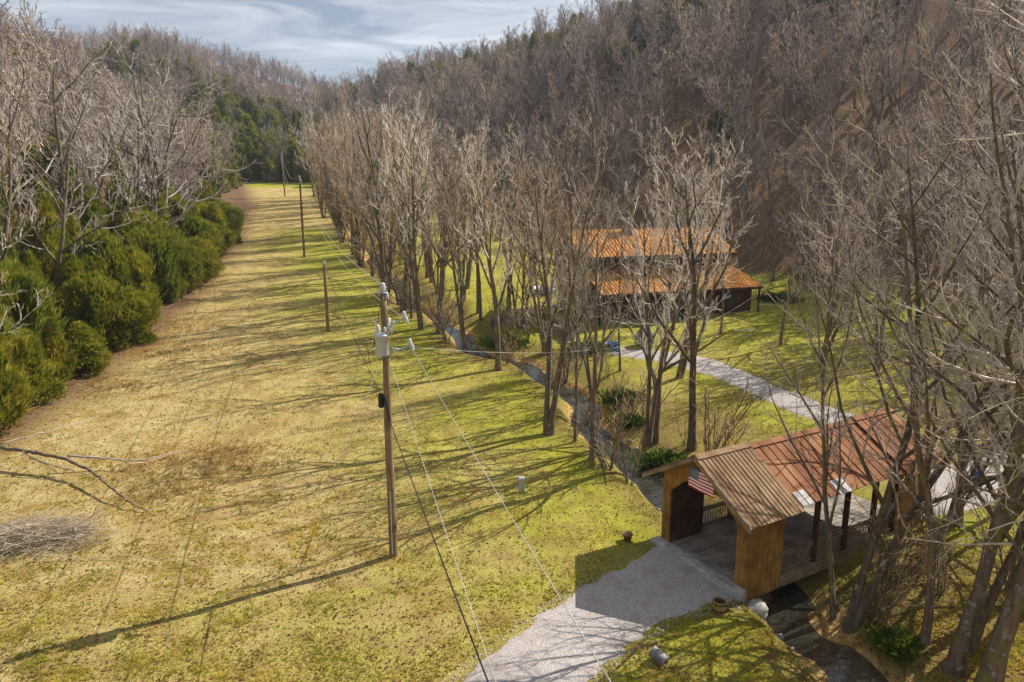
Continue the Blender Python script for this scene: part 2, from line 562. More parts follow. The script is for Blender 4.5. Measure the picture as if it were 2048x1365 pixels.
# ------------------------------------------------------------------ mesh helpers
class MB:
    """collects geometry for ONE mesh"""

    def __init__(s):
        s.v, s.f, s.mi = [], [], []
        s.nv = 0

    def add(s, v, f, mi=0):
        v = np.asarray(v, float).reshape(-1, 3)
        s.v.append(v)
        s.f += [tuple(i + s.nv for i in q) for q in f]
        s.mi += [mi] * len(f)
        s.nv += len(v)
        return s

    def box(s, x0, x1, y0, y1, z0, z1, mi=0):
        v = [(x, y, z) for z in (z0, z1) for y in (y0, y1) for x in (x0, x1)]
        return s.add(v, [(0, 2, 3, 1), (4, 5, 7, 6), (0, 1, 5, 4), (2, 6, 7, 3), (0, 4, 6, 2), (1, 3, 7, 5)], mi)

    def prism(s, poly, axis, a, b, mi=0):
        """poly: 2-D outline, extruded along axis 'x'|'y'|'z' from a to b"""
        n = len(poly)
        mk = {'x': lambda p, t: (t, p[0], p[1]), 'y': lambda p, t: (p[0], t, p[1]), 'z': lambda p, t: (p[0], p[1], t)}[axis]
        v = [mk(p, a) for p in poly] + [mk(p, b) for p in poly]
        f = [tuple(range(n))[::-1], tuple(range(n, 2 * n))] + [(i, (i + 1) % n, n + (i + 1) % n, n + i) for i in range(n)]
        return s.add(v, f, mi)

    def tube(s, pts, rad, sides=8, mi=0, cap=True):
        pts = np.asarray(pts, float)
        n = len(pts)
        rad = np.broadcast_to(np.asarray(rad, float), (n,))
        t = np.gradient(pts, axis=0)
        t /= np.linalg.norm(t, axis=1)[:, None] + 1e-12
        ref = np.array([0, 0, 1.0]) if abs(t[0][2]) < .9 else np.array([1.0, 0, 0])
        u = np.cross(t, ref)
        u /= np.linalg.norm(u, axis=1)[:, None] + 1e-12
        w_ = np.cross(t, u)
        an = np.arange(sides) * 2 * np.pi / sides
        v = pts[:, None] + rad[:, None, None] * (np.cos(an)[None, :, None] * u[:, None] + np.sin(an)[None, :, None] * w_[:, None])
        f = []
        for i in range(n - 1):
            for j in range(sides):
                k = (j + 1) % sides
                f.append((i * sides + j, i * sides + k, (i + 1) * sides + k, (i + 1) * sides + j))
        if cap:
            f += [tuple(range(sides))[::-1], tuple((n - 1) * sides + j for j in range(sides))]
        return s.add(v.reshape(-1, 3), f, mi)

    def lathe(s, prof_, c=(0, 0, 0), sides=20, mi=0):
        n = len(prof_)
        an = np.arange(sides) * 2 * np.pi / sides
        v = [(c[0] + r * math.cos(a_), c[1] + r * math.sin(a_), c[2] + z) for r, z in prof_ for a_ in an]
        f = []
        for i in range(n - 1):
            for j in range(sides):
                k = (j + 1) % sides
                f.append((i * sides + j, i * sides + k, (i + 1) * sides + k, (i + 1) * sides + j))
        f += [tuple(range(sides))[::-1], tuple((n - 1) * sides + j for j in range(sides))]
        return s.add(v, f, mi)

    def rock(s, c, r, seed=0, mi=0, sides=12, rings=7):
        g_ = np.random.default_rng(seed)
        v = []
        for i in range(rings + 1):
            th = math.pi * i / rings
            for j in range(sides):
                ph = 2 * math.pi * j / sides
                k = 1 + .14 * math.sin(3 * ph + seed) * math.sin(2 * th + seed) + g_.uniform(-.09, .09) * (0 < i < rings)
                v.append((c[0] + r[0] * k * math.sin(th) * math.cos(ph), c[1] + r[1] * k * math.sin(th) * math.sin(ph), c[2] + r[2] * k * math.cos(th)))
        f = [(i * sides + j, (i + 1) * sides + j, (i + 1) * sides + (j + 1) % sides, i * sides + (j + 1) % sides) for i in range(rings) for j in range(sides)]
        return s.add(v, f, mi)

    def build(s, name, mats, parent=None, smooth=False, loc=None):
        me = bpy.data.meshes.new(name)
        v = np.concatenate(s.v) if s.v else np.zeros((0, 3))
        me.from_pydata(v.tolist(), [], s.f)
        if not isinstance(mats, (list, tuple)):
            mats = [mats]
        for m in mats:
            me.materials.append(m)
        if len(mats) > 1:
            me.polygons.foreach_set('material_index', s.mi)
        if smooth:
            me.polygons.foreach_set('use_smooth', [True] * len(me.polygons))
        me.update()
        o = bpy.data.objects.new(name, me)
        COL.objects.link(o)
        if parent:
            o.parent = parent
        if loc is not None:
            o.location = loc
        return o


def raw_mesh(name, V, F, mats, smooth=False, mi=None):
    """fast mesh from numpy: V (n,3), F (m,k) with one k"""
    me = bpy.data.meshes.new(name)
    V = np.ascontiguousarray(V, dtype=np.float32)
    F = np.ascontiguousarray(F, dtype=np.int32)
    m, k = F.shape
    me.vertices.add(len(V))
    me.vertices.foreach_set('co', V.ravel())
    me.loops.add(m * k)
    me.loops.foreach_set('vertex_index', F.ravel())
    me.polygons.add(m)
    me.polygons.foreach_set('loop_start', np.arange(0, m * k, k, dtype=np.int32))
    if not isinstance(mats, (list, tuple)):
        mats = [mats]
    for q_ in mats:
        me.materials.append(q_)
    if mi is not None:
        me.polygons.foreach_set('material_index', np.asarray(mi, np.int32))
    if smooth:
        me.polygons.foreach_set('use_smooth', np.ones(m, bool))
    me.update(calc_edges=True)
    return me


def link_mesh(name, me, parent=None, loc=None):
    o = bpy.data.objects.new(name, me)
    COL.objects.link(o)
    if parent:
        o.parent = parent
    if loc is not None:
        o.location = loc
    return o


def tag(o, label=None, cat=None, group=None, kind=None):
    if label:
        o['label'] = label
    if cat:
        o['category'] = cat
    if group:
        o['group'] = group
    if kind:
        o['kind'] = kind
    return o


def empty(name, loc, rz=0.0, label=None, cat=None, group=None):
    o = bpy.data.objects.new(name, None)
    COL.objects.link(o)
    o.empty_display_size = .3
    o.location = loc
    o.rotation_euler = (0, 0, rz)
    return tag(o, label, cat, group)


# ------------------------------------------------------------------ ground sheet
def spread_coords(lo, hi, c0, c1, step, grow=1.055, cap=9.0):
    xs = list(np.arange(c0, c1 + 1e-6, step))
    s, x = step, c1
    while x < hi:
        s = min(s * grow, cap)
        x += s
        xs.append(x)
    s, x = step, c0
    pre = []
    while x > lo:
        s = min(s * grow, cap)
        x -= s
        pre.append(x)
    return np.array(pre[::-1] + xs)


gx = spread_coords(-640, 420, -40, 32, .25)
gy = spread_coords(-160, 900, 15, 78, .25, 1.04)
XX, YY = np.meshgrid(gx, gy)
ZZ = zt(XX, YY)
nx, ny = len(gx), len(gy)
V = np.stack([XX, YY, ZZ], -1).reshape(-1, 3)
I = np.arange(nx * ny).reshape(ny, nx)
F = np.stack([I[:-1, :-1], I[:-1, 1:], I[1:, 1:], I[1:, :-1]], -1).reshape(-1, 4)
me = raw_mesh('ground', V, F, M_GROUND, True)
xf, yf = V[:, 0], V[:, 1]
near = (xf > -80) & (xf < 65) & (yf < 240)
dc = np.full(len(V), 1e3)
sd = np.ones(len(V))
dc[near], sd[near] = line_dist(xf[near], yf[near], CREEK)
dl = xleft(yf) - xf
dr = xf - xtoe(yf)
green_a = np.clip(1.0 - (dc - 2) / 17, -.35, 1) * (sd > 0) + (sd <= 0) * .85
green_a = np.where((yf < 24) & (sd > 0), np.maximum(green_a, .35 - .02 * (xf < -8) * 10), green_a)
green_a = np.where((yf > 120) & (yf < 185) & (sd > 0), green_a * .35 - .1, green_a)
green_a = np.where((yf > 192) & (dl < 0), 1.3, green_a)
lit = np.clip((dl + 3.5) / 3.5, 0, 1)
lit = np.maximum(lit, np.clip((dr + 1 + 2 * np.sin(yf * .3) - 10 * np.exp(-((yf - 64) / 20) ** 2) * (xf > 12)) / 6, 0, 1))
lit = np.maximum(lit, np.clip((yf - 211) / 5, 0, 1))
lit = np.maximum(lit, .62 * np.exp(-((dc - 2.3) / 1.1) ** 2))
lit = np.maximum(lit, .62 * np.clip((29.5 - yf + 1.2 * np.sin(xf * .8)) / 5, 0, 1) * (sd < 0) * np.clip((xf - 9) / 2, 0, 1))
lit = np.maximum(lit, .55 * (sd < 0) * np.clip((xf - 5) / 4, 0, 1) * np.clip((yf - 27) / 4, 0, 1) * np.clip((60 - yf) / 14, 0, 1) * np.clip(.5 + .9 * np.sin(xf * .37 + 1.2 * np.sin(yf * .31)) * np.sin(yf * .41), 0, 1))
bed = np.clip((1.55 - dc) / .35, 0, 1)
for nm, ar in (('green', green_a), ('litter', lit), ('bed', bed)):
    at = me.attributes.new(nm, 'FLOAT', 'POINT')
    at.data.foreach_set('value', ar.astype(np.float32))
tag(link_mesh('ground', me), kind='structure')

# creek water sheet
cl = resample(CREEK, .6)
cl = cl[cl[:, 1] < 190]
tg = np.gradient(cl, axis=0)
tg /= np.linalg.norm(tg, axis=1)[:, None]
nrm = np.stack([-tg[:, 1], tg[:, 0]], 1)
zw = base_z(cl[:, 0], cl[:, 1]) - WATER_DROP
zw = np.minimum.accumulate(zw[::-1])[::-1]
cross = np.linspace(-1.75, 1.75, 9)
V = np.concatenate([np.concatenate([cl + nrm * c_, zw[:, None]], 1)[:, None] for c_ in cross], 1)
n0 = len(cl)
I = np.arange(n0 * 9).reshape(n0, 9)
F = np.stack([I[:-1, :-1], I[1:, :-1], I[1:, 1:], I[:-1, 1:]], -1).reshape(-1, 4)
_v = V.reshape(-1, 3)
_n = np.cross(_v[F[0, 1]] - _v[F[0, 0]], _v[F[0, 2]] - _v[F[0, 0]])
F_UP = F if _n[2] > 0 else F[:, ::-1]
tag(link_mesh('creek_water', raw_mesh('creek_water', V.reshape(-1, 3), F_UP, M_WATER, True)), kind='structure')


def drape(name, left, right, mat, off=.03, ncross=14, wob=.22):
    """a thin gravel sheet between two border lines, lying on the ground, with uneven edges"""
    n = 140
    def rs(p):
        p = resample(p, .2)
        t = np.linspace(0, 1, n)
        s = np.concatenate([[0], np.cumsum(np.linalg.norm(np.diff(p, axis=0), axis=1))])
        return np.stack([np.interp(t * s[-1], s, p[:, k]) for k in (0, 1)], 1)
    a_, b_ = rs(left), rs(right)
    g_ = np.random.default_rng(len(name))
    wl = np.convolve(g_.normal(0, 1, n + 4), np.ones(5) / 5, 'valid') * wob
    wr = np.convolve(g_.normal(0, 1, n + 4), np.ones(5) / 5, 'valid') * wob
    d = (b_ - a_) / (np.linalg.norm(b_ - a_, axis=1)[:, None] + 1e-9)
    a_ = a_ + d * wl[:, None]
    b_ = b_ + d * wr[:, None]
    t = np.linspace(0, 1, ncross)
    Q = a_[:, None] * (1 - t)[None, :, None] + b_[:, None] * t[None, :, None]
    Z = zt(Q[..., 0], Q[..., 1]) + off
    Z[:, 0] -= off + .05
    Z[:, -1] -= off + .05
    V_ = np.concatenate([Q, Z[..., None]], -1).reshape(-1, 3)
    I_ = np.arange(n * ncross).reshape(n, ncross)
    F_ = np.stack([I_[:-1, :-1], I_[:-1, 1:], I_[1:, 1:], I_[1:, :-1]], -1).reshape(-1, 4)
    return tag(link_mesh(name, raw_mesh(name, V_, F_, mat, True)), kind='structure')


def pix(l):
    return [hit(u, v, base_z)[:2] for u, v in l]


dl_ = pix([(1310, 1085), (1240, 1125), (1150, 1180), (1060, 1235), (980, 1300), (905, 1365)])
dr_ = pix([(1478, 1200), (1400, 1225), (1330, 1245), (1270, 1285), (1225, 1330), (1185, 1365)])
dl_ += [dl_[-1] + (dl_[-1] - dl_[-2]) * k for k in (2, 8)]
dr_ += [dr_[-1] + (dr_[-1] - dr_[-2]) * k for k in (2, 8)]
drape('gravel_driveway', dl_, dr_, M_GRAVEL, .035)

# parking and the lane on the far bank, up to the house
lane_l = pix([(1790, 985), (1800, 925), (1700, 862), (1590, 832), (1500, 786), (1420, 748), (1330, 722), (1240, 712), (1180, 706)])
lane_r = pix([(1850, 1040), (1960, 970), (1950, 905), (1690, 825), (1570, 780), (1490, 740), (1430, 715), (1340, 700), (1240, 695), (1185, 693)])
drape('gravel_lane', lane_l, lane_r, M_GRAVEL, .04, 12, .2)
park_l = pix([(1840, 1045), (1930, 1030), (2040, 985), (2160, 935)])
park_r = pix([(1870, 935), (1950, 915), (2060, 880), (2160, 850)])
drape('gravel_yard', park_l, park_r, M_GRAVEL, .06, 14, .25)
hill_road = np.array([(-66, 70.), (-62.5, 84), (-62, 96), (-65, 110), (-71, 128), (-80, 150)])
hr_x = [xleft(p_[1]) - 19.0 for p_ in hill_road]
hl_ = [np.array([x_ - 2.0, p_[1]]) for x_, p_ in zip(hr_x, hill_road)]
hr_ = [np.array([x_ + 2.0, p_[1]]) for x_, p_ in zip(hr_x, hill_road)]
drape('hillside_road', hl_, hr_, M_GRAVEL, .12, 8, .2)

# ------------------------------------------------------------------ the covered bridge
A = np.array([.872, .489])
BANG = math.atan2(A[1], A[0])
BO = Vector((6.58, 27.55, 0.0))
br = empty('covered_bridge', BO, BANG, 'small honey-timbered covered bridge with a rusty tin roof crossing the creek', 'bridge')
BW, BL = 4.6, 11.4            # width (towards -y), length (towards +x)
ZD = .14                      # deck top
EV, RG = 3.17, 4.85           # eave and ridge
YM = -BW / 2


def loc_w(x, y, z=0):
    c_, s_ = math.cos(BANG), math.sin(BANG)
    return Vector((BO.x + c_ * x - s_ * y, BO.y + s_ * x + c_ * y, BO.z + z))


m = MB()
ys = np.linspace(-.06, -BW + .06, 19)
for y0_, y1_ in zip(ys[:-1], ys[1:]):
    dz = rng.uniform(-.006, .006)
    m.box(-.02, BL + .1, y1_ + .008, y0_ - .008, ZD - .05, ZD + dz)
m.build('deck', M_DECK, br)
m = MB()
for y_ in (-.12, -BW / 3, -2 * BW / 3, -BW + .12):
    m.box(-.1, BL + .1, y_ - .1, y_ + .1, -.36, ZD - .056)
m.build('girders', M_RAIL, br)
for y_, nm in ((.045, 'side_beam'), (-BW - .045, 'side_beam')):
    MB().box(1.95, BL - 1.9, y_ - .045, y_ + .045, -.30, ZD + .06).build(nm, M_RAIL, br)


def boards(mb, x0, x1, z0, z1, y0, y1, n, axis='x'):
    """a skin of upright boards, each a hair out of plane with its neighbour"""
    e = np.linspace(x0, x1, n + 1)
    for a_, b_ in zip(e[:-1], e[1:]):
        d_ = rng.uniform(0, .012)
        if axis == 'x':
            mb.box(a_ + .007, b_ - .007, y0 - d_, y1 + d_, z0, z1)
        else:
            mb.box(y0 - d_, y1 + d_, a_ + .007, b_ - .007, z0, z1)


def portal(xa, xb, outer):
    """clad box towers both sides and a boarded gable with a clipped opening, between xa and xb; outer: x of the outside face"""
    for sgn, ya in ((1, 0.0), (-1, -BW)):
        t_ = MB()
        yo = ya + sgn * .05
        boards(t_, xa, xb, -.12 if sgn > 0 else -.34, EV - .02, min(yo, yo - sgn * .045), max(yo, yo - sgn * .045), 7)
        t_.build('portal_wall', M_HONEY, br)
        i_ = MB()
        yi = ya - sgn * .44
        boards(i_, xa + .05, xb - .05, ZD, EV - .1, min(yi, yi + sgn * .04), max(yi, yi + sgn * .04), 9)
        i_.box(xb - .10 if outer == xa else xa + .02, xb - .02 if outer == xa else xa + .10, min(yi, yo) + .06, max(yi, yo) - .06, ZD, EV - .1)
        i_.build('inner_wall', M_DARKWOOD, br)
        f_ = MB()
        xo = outer
        boards(f_, min(ya, ya - sgn * .46), max(ya, ya - sgn * .46), -.15 if sgn > 0 else -.38, 2.6, xo - .03, xo + .03, 3, 'y')
        f_.build('portal_post', M_HONEY, br)
    gb = MB()
    slope = (RG - EV) / (BW / 2 + .5)
    e = np.linspace(0.0, -BW, 20)
    for a_, b_ in zip(e[:-1], e[1:]):
        def low(y):
            d = min(-y, BW + y)
            return 2.6 if d <= .46 else min(2.6 + (d - .46) * .93, 3.38)

        def top(y):
            return RG - .12 - abs(y - YM) * slope
        d_ = rng.uniform(0, .012)
        poly = [(a_ - .003, low(a_)), (b_ + .003, low(b_)), (b_ + .003, top(b_)), (a_ - .003, top(a_))]
        gb.prism(poly, 'x', outer - .03 - d_, outer + .03 + d_)
    gb.build('gable', M_HONEY, br)


portal(0.0, 2.0, 0.0)
portal(BL - 2.0, BL, BL)


def roof(x0, x1, over, ridge, mat, name, ribs, edge=True):
    sl_ = (RG - EV) / (BW / 2 + .5)
    o_ = MB()
    hw = BW / 2 + over
    for sgn in (1, -1):
        n_ = ribs
        xs_ = np.linspace(x0, x1, n_ + 1)
        for a_, b_ in zip(xs_[:-1], xs_[1:]):
            lift = rng.uniform(0, .008)
            yo = YM + sgn * (hw + rng.uniform(-.02, .02))
            z0_, z1_ = ridge - sl_ * hw + lift, ridge + lift
            P_ = [(YM, z1_), (yo, z0_), (yo, z0_ - .025), (YM, z1_ - .025)]
            o_.prism(P_ if sgn < 0 else P_[::-1], 'x', a_ + .002, b_ - .002)
            rb = [(YM, z1_ + .001), (yo, z0_ + .001), (yo, z0_ + .032), (YM, z1_ + .032)]
            o_.prism(rb if sgn > 0 else rb[::-1], 'x', a_ - .014, a_ + .014)
    ob = o_.build(name, mat, br)
    cap_ = MB()
    for sgn in (1, -1):
        P_ = [(YM, ridge + .075), (YM + sgn * .22, ridge + .075 - sl_ * .22), (YM + sgn * .22, ridge + .055 - sl_ * .22), (YM, ridge + .055)]
        cap_.prism(P_ if sgn < 0 else P_[::-1], 'x', x0 - .02, x1 + .02)
    cap_.build('ridge_cap', mat, br)
    return ob


roof(-.62, 2.35, .66, RG + .03, M_RUST_FRONT, 'portal_roof', 14)
roof(2.36, BL - 2.3, .40, RG - .06, M_RUST_MAIN, 'roof', 15)
roof(BL - 2.29, BL + .6, .66, RG + .03, M_RUST_MAIN, 'portal_roof', 6)
sl_ = (RG - EV) / (BW / 2 + .5)
for x_ in (-.645, BL + .625):
    for sgn in (1, -1):
        hw = BW / 2 + .70
        P_ = [(YM, RG + .02), (YM + sgn * hw, RG + .02 - sl_ * hw), (YM + sgn * hw, RG - .17 - sl_ * hw), (YM, RG - .17)]
        MB().prism(P_ if sgn < 0 else P_[::-1], 'x', x_ - .025, x_ + .025).build('rake_board', M_RAIL, br)
        P2 = [(YM, RG + .075), (YM + sgn * hw, RG + .075 - sl_ * hw), (YM + sgn * hw, RG + .062 - sl_ * hw), (YM, RG + .062)]
        MB().prism(P2 if sgn < 0 else P2[::-1], 'x', x_ - .03, x_ + .02).build('edge_flashing', M_RAIL, br)
for x0_, x1_ in ((2.45, 3.15), (4.7, 5.5)):     # bare bright sheets at the eave
    hw = BW / 2 + .43
    zz = RG - .035
    P_ = [(YM - hw + .55, zz - sl_ * (hw - .55)), (YM - hw - .02, zz - sl_ * (hw + .02)), (YM - hw - .02, zz - sl_ * (hw + .02) + .02), (YM - hw + .55, zz - sl_ * (hw - .55) + .02)]
    p_ = MB()
    for k_ in range(2):
        d_ = (x1_ - x0_) / 2
        p_.prism(P_, 'x', x0_ + k_ * d_ + .03, x0_ + (k_ + 1) * d_ - .03)
    p_.build('bare_metal_sheet', M_PALETIN, br)
for x0_, x1_ in ((2.31, 2.345), (BL - 2.285, BL - 2.25)):  # boards added to stop sun leaking through the gap at each roof step
    for sgn in (1, -1):
        hw = BW / 2 + .45
        P_ = [(YM, RG + .002), (YM + sgn * hw, RG + .002 - sl_ * hw), (YM + sgn * hw, RG - .16 - sl_ * hw), (YM, RG - .16)]
        MB().prism(P_ if sgn < 0 else P_[::-1], 'x', x0_, x1_).build('light_stop_board', M_DARKWOOD, br)
MB().prism([(YM - .2, RG - .17 - .02), (YM, RG - .07), (YM + .2, RG - .17 - .02)], 'x', -.5, BL + .4).build('ridge_beam', M_DARKWOOD, br)
fr_ = MB()
for x_ in np.arange(2.6, BL - 2.2, 1.15):
    for sgn in (1, -1):
        hw = BW / 2 + .3
        P_ = [(YM, RG - .13), (YM + sgn * hw, RG - .13 - sl_ * hw), (YM + sgn * hw, RG - .25 - sl_ * hw), (YM, RG - .25)]
        fr_.prism(P_ if sgn < 0 else P_[::-1], 'x', x_ - .03, x_ + .03)
fr_.build('rafters', M_DARKWOOD, br)
for y_ in (-.08, -BW + .08):
    MB().box(1.9, BL - 1.9, y_ - .09, y_ + .09, EV - .28, EV - .06).build('wall_plate', M_RAIL, br)
xs_p = [4.1, 6.0, 7.9]
for x_ in xs_p:
    for y_ in (-.08, -BW + .08):
        MB().box(x_ - .09, x_ + .09, y_ - .085, y_ + .085, ZD, EV - .285).build('post', M_DARKWOOD, br)
bays = [2.02] + xs_p + [BL - 2.02]
for y_ in (-.08, -BW + .08):
    for a_, b_ in zip(bays[:-1], bays[1:]):
        r_ = MB()
        a2, b2 = a_ + .1, b_ - .1
        r_.box(a2, b2, y_ - .05, y_ + .05, ZD + .92, ZD + .98)
        r_.box(a2, b2, y_ - .035, y_ + .035, ZD + .14, ZD + .21)
        r_.box(a2, b2, y_ - .035, y_ + .035, ZD + .78, ZD + .85)
        for x_ in np.arange(a2 + .06, b2 - .05, .155):
            r_.box(x_, x_ + .06, y_ + .037, y_ + .062, ZD + .08, ZD + .915)
        r_.build('railing', M_RAIL, br)
m = MB()
m.prism([(-.52, .0), (-.50, .19), (-.40, .215), (.0, .20), (.0, -.3), (-.5, -.3)], 'y', -BW - .12, .18)
m.build('sill', M_CONC, br)
m = MB()
m.box(-.45, .42, -BW - .25, .25, -1.5, -.37)
m.rock((.55, -BW + .0, -.95), (.62, .55, .42), 3)
m.rock((.35, -BW - .35, -.55), (.55, .35, .32), 5)
m.rock((.5, -.2, -1.0), (.5, .5, .4), 8)
m.build('abutment', M_CONC, br, True)
MB().box(BL - .6, BL + .4, -BW - .15, .15, -1.4, -.37).build('abutment', M_CONC, br)

# the flag hung on the near gable
fl = empty('flag', loc_w(-.50, -1.93, 4.33), BANG, 'American flag hung flat on the boarded gable of the covered bridge', 'flag')
FW, FH = 1.32, 0.86
hst, cm = FH / 13, MB()


def fy(t):
    return .015 * math.sin(t * 7)


m = MB()
nx_, xs_ = 11, np.concatenate([np.linspace(0, .40 * FW, 5), np.linspace(.40 * FW, FW, 8)[1:]])
nx_ = len(xs_)
for sd_ in (-.008, .008):
    base = m.nv
    m.add([(sd_ + fy(x_), -x_, -r_ * hst) for r_ in range(14) for x_ in xs_], [])
    for r_ in range(13):
        for c_ in range(nx_ - 1):
            if r_ < 7 and c_ < 4:
                continue
            f_ = (base + r_ * nx_ + c_, base + r_ * nx_ + c_ + 1, base + (r_ + 1) * nx_ + c_ + 1, base + (r_ + 1) * nx_ + c_)
            m.f.append(f_ if sd_ < 0 else f_[::-1])
            m.mi.append(r_ % 2)
m.build('stripes', [M_REDCLOTH, M_WHITECLOTH], fl)
m = MB()
e = np.linspace(0, .40 * FW, 5)
for a_, b_ in zip(e[:-1], e[1:]):
    z1_, z0_ = 0, -7 * hst
    m.add([(-.009 + fy(a_), -a_, z0_), (-.009 + fy(b_), -b_, z0_), (-.009 + fy(b_), -b_, z1_), (-.009 + fy(a_), -a_, z1_),
           (.009 + fy(a_), -a_, z0_), (.009 + fy(b_), -b_, z0_), (.009 + fy(b_), -b_, z1_), (.009 + fy(a_), -a_, z1_)],
          [(0, 3, 2, 1), (4, 5, 6, 7), (0, 1, 5, 4), (3, 7, 6, 2)])
ca = m.build('canton', M_BLUECLOTH, fl)
m = MB()
for r_ in range(9):
    for c_ in range(6 if r_ % 2 == 0 else 5):
        sy = (.033 + .0667 * c_ + (.0333 if r_ % 2 else 0)) * FW
        sz = -7 * hst * (r_ + 1) / 10
        pts = []
        for k_ in range(10):
            rr = (.026 if k_ % 2 == 0 else .0105)
            an = math.pi / 2 + k_ * math.pi / 5
            pts.append((-sy + rr * math.cos(an), sz + rr * math.sin(an)))
        cy, fo = (-sy, sz), -.014 + fy(sy)
        vv = [(fo, *cy)] + [(fo, *p_) for p_ in pts]
        m.add(vv, [(0, 1 + k_, 1 + (k_ + 1) % 10) for k_ in range(10)])
m.build('stars', M_WHITECLOTH, ca)

# ------------------------------------------------------------------ the house
HA = np.array([.935, .353])
HANG = math.atan2(HA[1], HA[0])
HO = Vector((8.35, 62.5, 0))
hz0 = 2.75
ho = empty('mill_house', (HO.x, HO.y, 0), HANG, 'two-tier red-brown timber house with orange rusty tin roofs among the creek trees', 'house')
# local x along the front, local y back from the lower eave
m = MB()
m.box(.45, 17.7, .62, 9.6, hz0 - 1.6, hz0 + .62)
m.build('foundation', M_STONE, ho)


def siding(mb, x0, x1, y, z0, z1, face=-1, step=.26):
    for x_ in np.arange(x0, x1 - step * .5, step):
        d_ = rng.uniform(0, .01)
        mb.box(x_ + .008, min(x_ + step - .008, x1), y - .03 - d_, y + .02, z0, z1)


m = MB()
siding(m, .5, 17.6, .78, hz0 + .62, 6.35)
m.box(.5, 17.6, .82, 9.4, hz0 + .62, 6.35)
m.build('lower_wall', M_REDWOOD, ho)
m = MB()
siding(m, -.2, 15.7, 3.1, 6.36, 9.55)
m.box(-.2, 15.7, 3.13, 9.6, 6.36, 9.55)
for x_ in (-.2, 15.58):
    m.prism([(3.13, 9.55), (9.6, 9.55), (6.35, 11.45)], 'x', x_, x_ + .12)
m.build('upper_wall', M_REDWOOD, ho)


def seamed(name, quad_lo, quad_hi, n, mat, parent, rib=.05):
    """a seamed sheet roof between an eave line and an upper line (each two 3-D points)"""
    a0, a1 = map(np.array, quad_lo)
    b0, b1 = map(np.array, quad_hi)
    nrm_ = np.cross(a1 - a0, b0 - a0).astype(float)
    nrm_ /= np.linalg.norm(nrm_)
    if nrm_[2] < 0:
        nrm_ = -nrm_
    m_ = MB()
    v_ = [a0, a1, b1, b0]
    m_.add([*(p_ for p_ in v_), *(p_ - nrm_ * .06 for p_ in v_)], [(0, 1, 2, 3), (4, 7, 6, 5), (0, 4, 5, 1), (1, 5, 6, 2), (2, 6, 7, 3), (3, 7, 4, 0)])
    al = (a1 - a0) / np.linalg.norm(a1 - a0)
    for t in np.linspace(0.004, .996, n):
        p0 = a0 + (a1 - a0) * t
        p1 = b0 + (b1 - b0) * t
        w_ = al * .022
        h_ = nrm_ * rib
        m_.add([p0 - w_, p0 + w_, p1 + w_, p1 - w_, p0 - w_ + h_, p0 + w_ + h_, p1 + w_ + h_, p1 - w_ + h_],
               [(4, 5, 6, 7), (0, 1, 5, 4), (1, 2, 6, 5), (2, 3, 7, 6), (3, 0, 4, 7)])
    return m_.build(name, mat, parent)


seamed('upper_roof', [(-1.2, 2.1, 9.3), (16.5, 2.1, 9.3)], [(-1.0, 6.35, 11.65), (16.3, 6.35, 11.65)], 46, M_RUST_HOUSE, ho)
seamed('upper_roof', [(16.5, 10.6, 9.3), (-1.2, 10.6, 9.3)], [(16.3, 6.36, 11.65), (-1.0, 6.36, 11.65)], 46, M_RUST_HOUSE, ho)
seamed('lower_roof', [(0.0, 0.0, 6.0), (18.4, 0.0, 6.0)], [(-.6, 3.05, 7.9), (16.7, 3.05, 7.9)], 48, M_RUST_HOUSE, ho)
seamed('lower_roof', [(18.4, 0.02, 6.0), (18.4, 9.8, 6.0)], [(16.71, 3.05, 7.9), (16.0, 9.8, 7.9)], 24, M_RUST_HOUSE, ho)
for (x0_, x1_, y_, z0_, z1_) in ((-1.2, 16.5, 2.06, 9.05, 9.24), (0.0, 18.4, -.04, 5.76, 5.94)):
    MB().box(x0_, x1_, y_, y_ + .05, z0_, z1_).build('fascia', M_DARKWOOD, ho)
for x_ in (.35, 4.6, 9.0, 13.4, 18.0):
    MB().box(x_, x_ + .16, .12, .28, hz0 - .4, 5.76).build('porch_post', M_REDWOOD, ho)
for x_, z_, w_, h_ in ((2.0, 4.0, 1.0, 1.3), (5.2, 4.0, 1.0, 1.3), (11.2, 4.0, 1.0, 1.3), (14.6, 4.0, 1.0, 1.3)):
    wf = MB()
    wf.box(x_ - .09, x_ + w_ + .09, .70, .745, z_ - .09, z_)
    wf.box(x_ - .09, x_ + w_ + .09, .70, .745, z_ + h_, z_ + h_ + .09)
    wf.box(x_ - .09, x_, .70, .745, z_, z_ + h_)
    wf.box(x_ + w_, x_ + w_ + .09, .70, .745, z_, z_ + h_)
    wf.box(x_, x_ + w_, .705, .74, z_ + h_ / 2 - .03, z_ + h_ / 2 + .03)
    wo_ = wf.build('window', M_DARKWOOD, ho)
    MB().box(x_, x_ + w_, .715, .735, z_, z_ + h_).build('pane', M_GLASS, wo_)
for x_ in np.arange(.9, 15, 2.6):
    wf = MB().box(x_, x_ + 1.5, 3.0, 3.055, 8.15, 8.95).build('window', M_DARKWOOD, ho)
    MB().box(x_ + .08, x_ + 1.42, 2.985, 3.0, 8.22, 8.88).build('pane', M_GLASS, wf)
dr_o = MB().box(8.2, 9.4, .68, .74, hz0 + .62, hz0 + 2.75).build('door', M_DARKWOOD, ho)
MB().box(9.25, 9.3, .62, .68, hz0 + 1.6, hz0 + 1.7).build('handle', M_GALV, dr_o)
MB().box(5.2, 6.0, 5.2, 6.0, 10.6, 12.6).box(5.12, 6.08, 5.12, 6.08, 12.6, 12.75).build('chimney', M_STONE, ho)
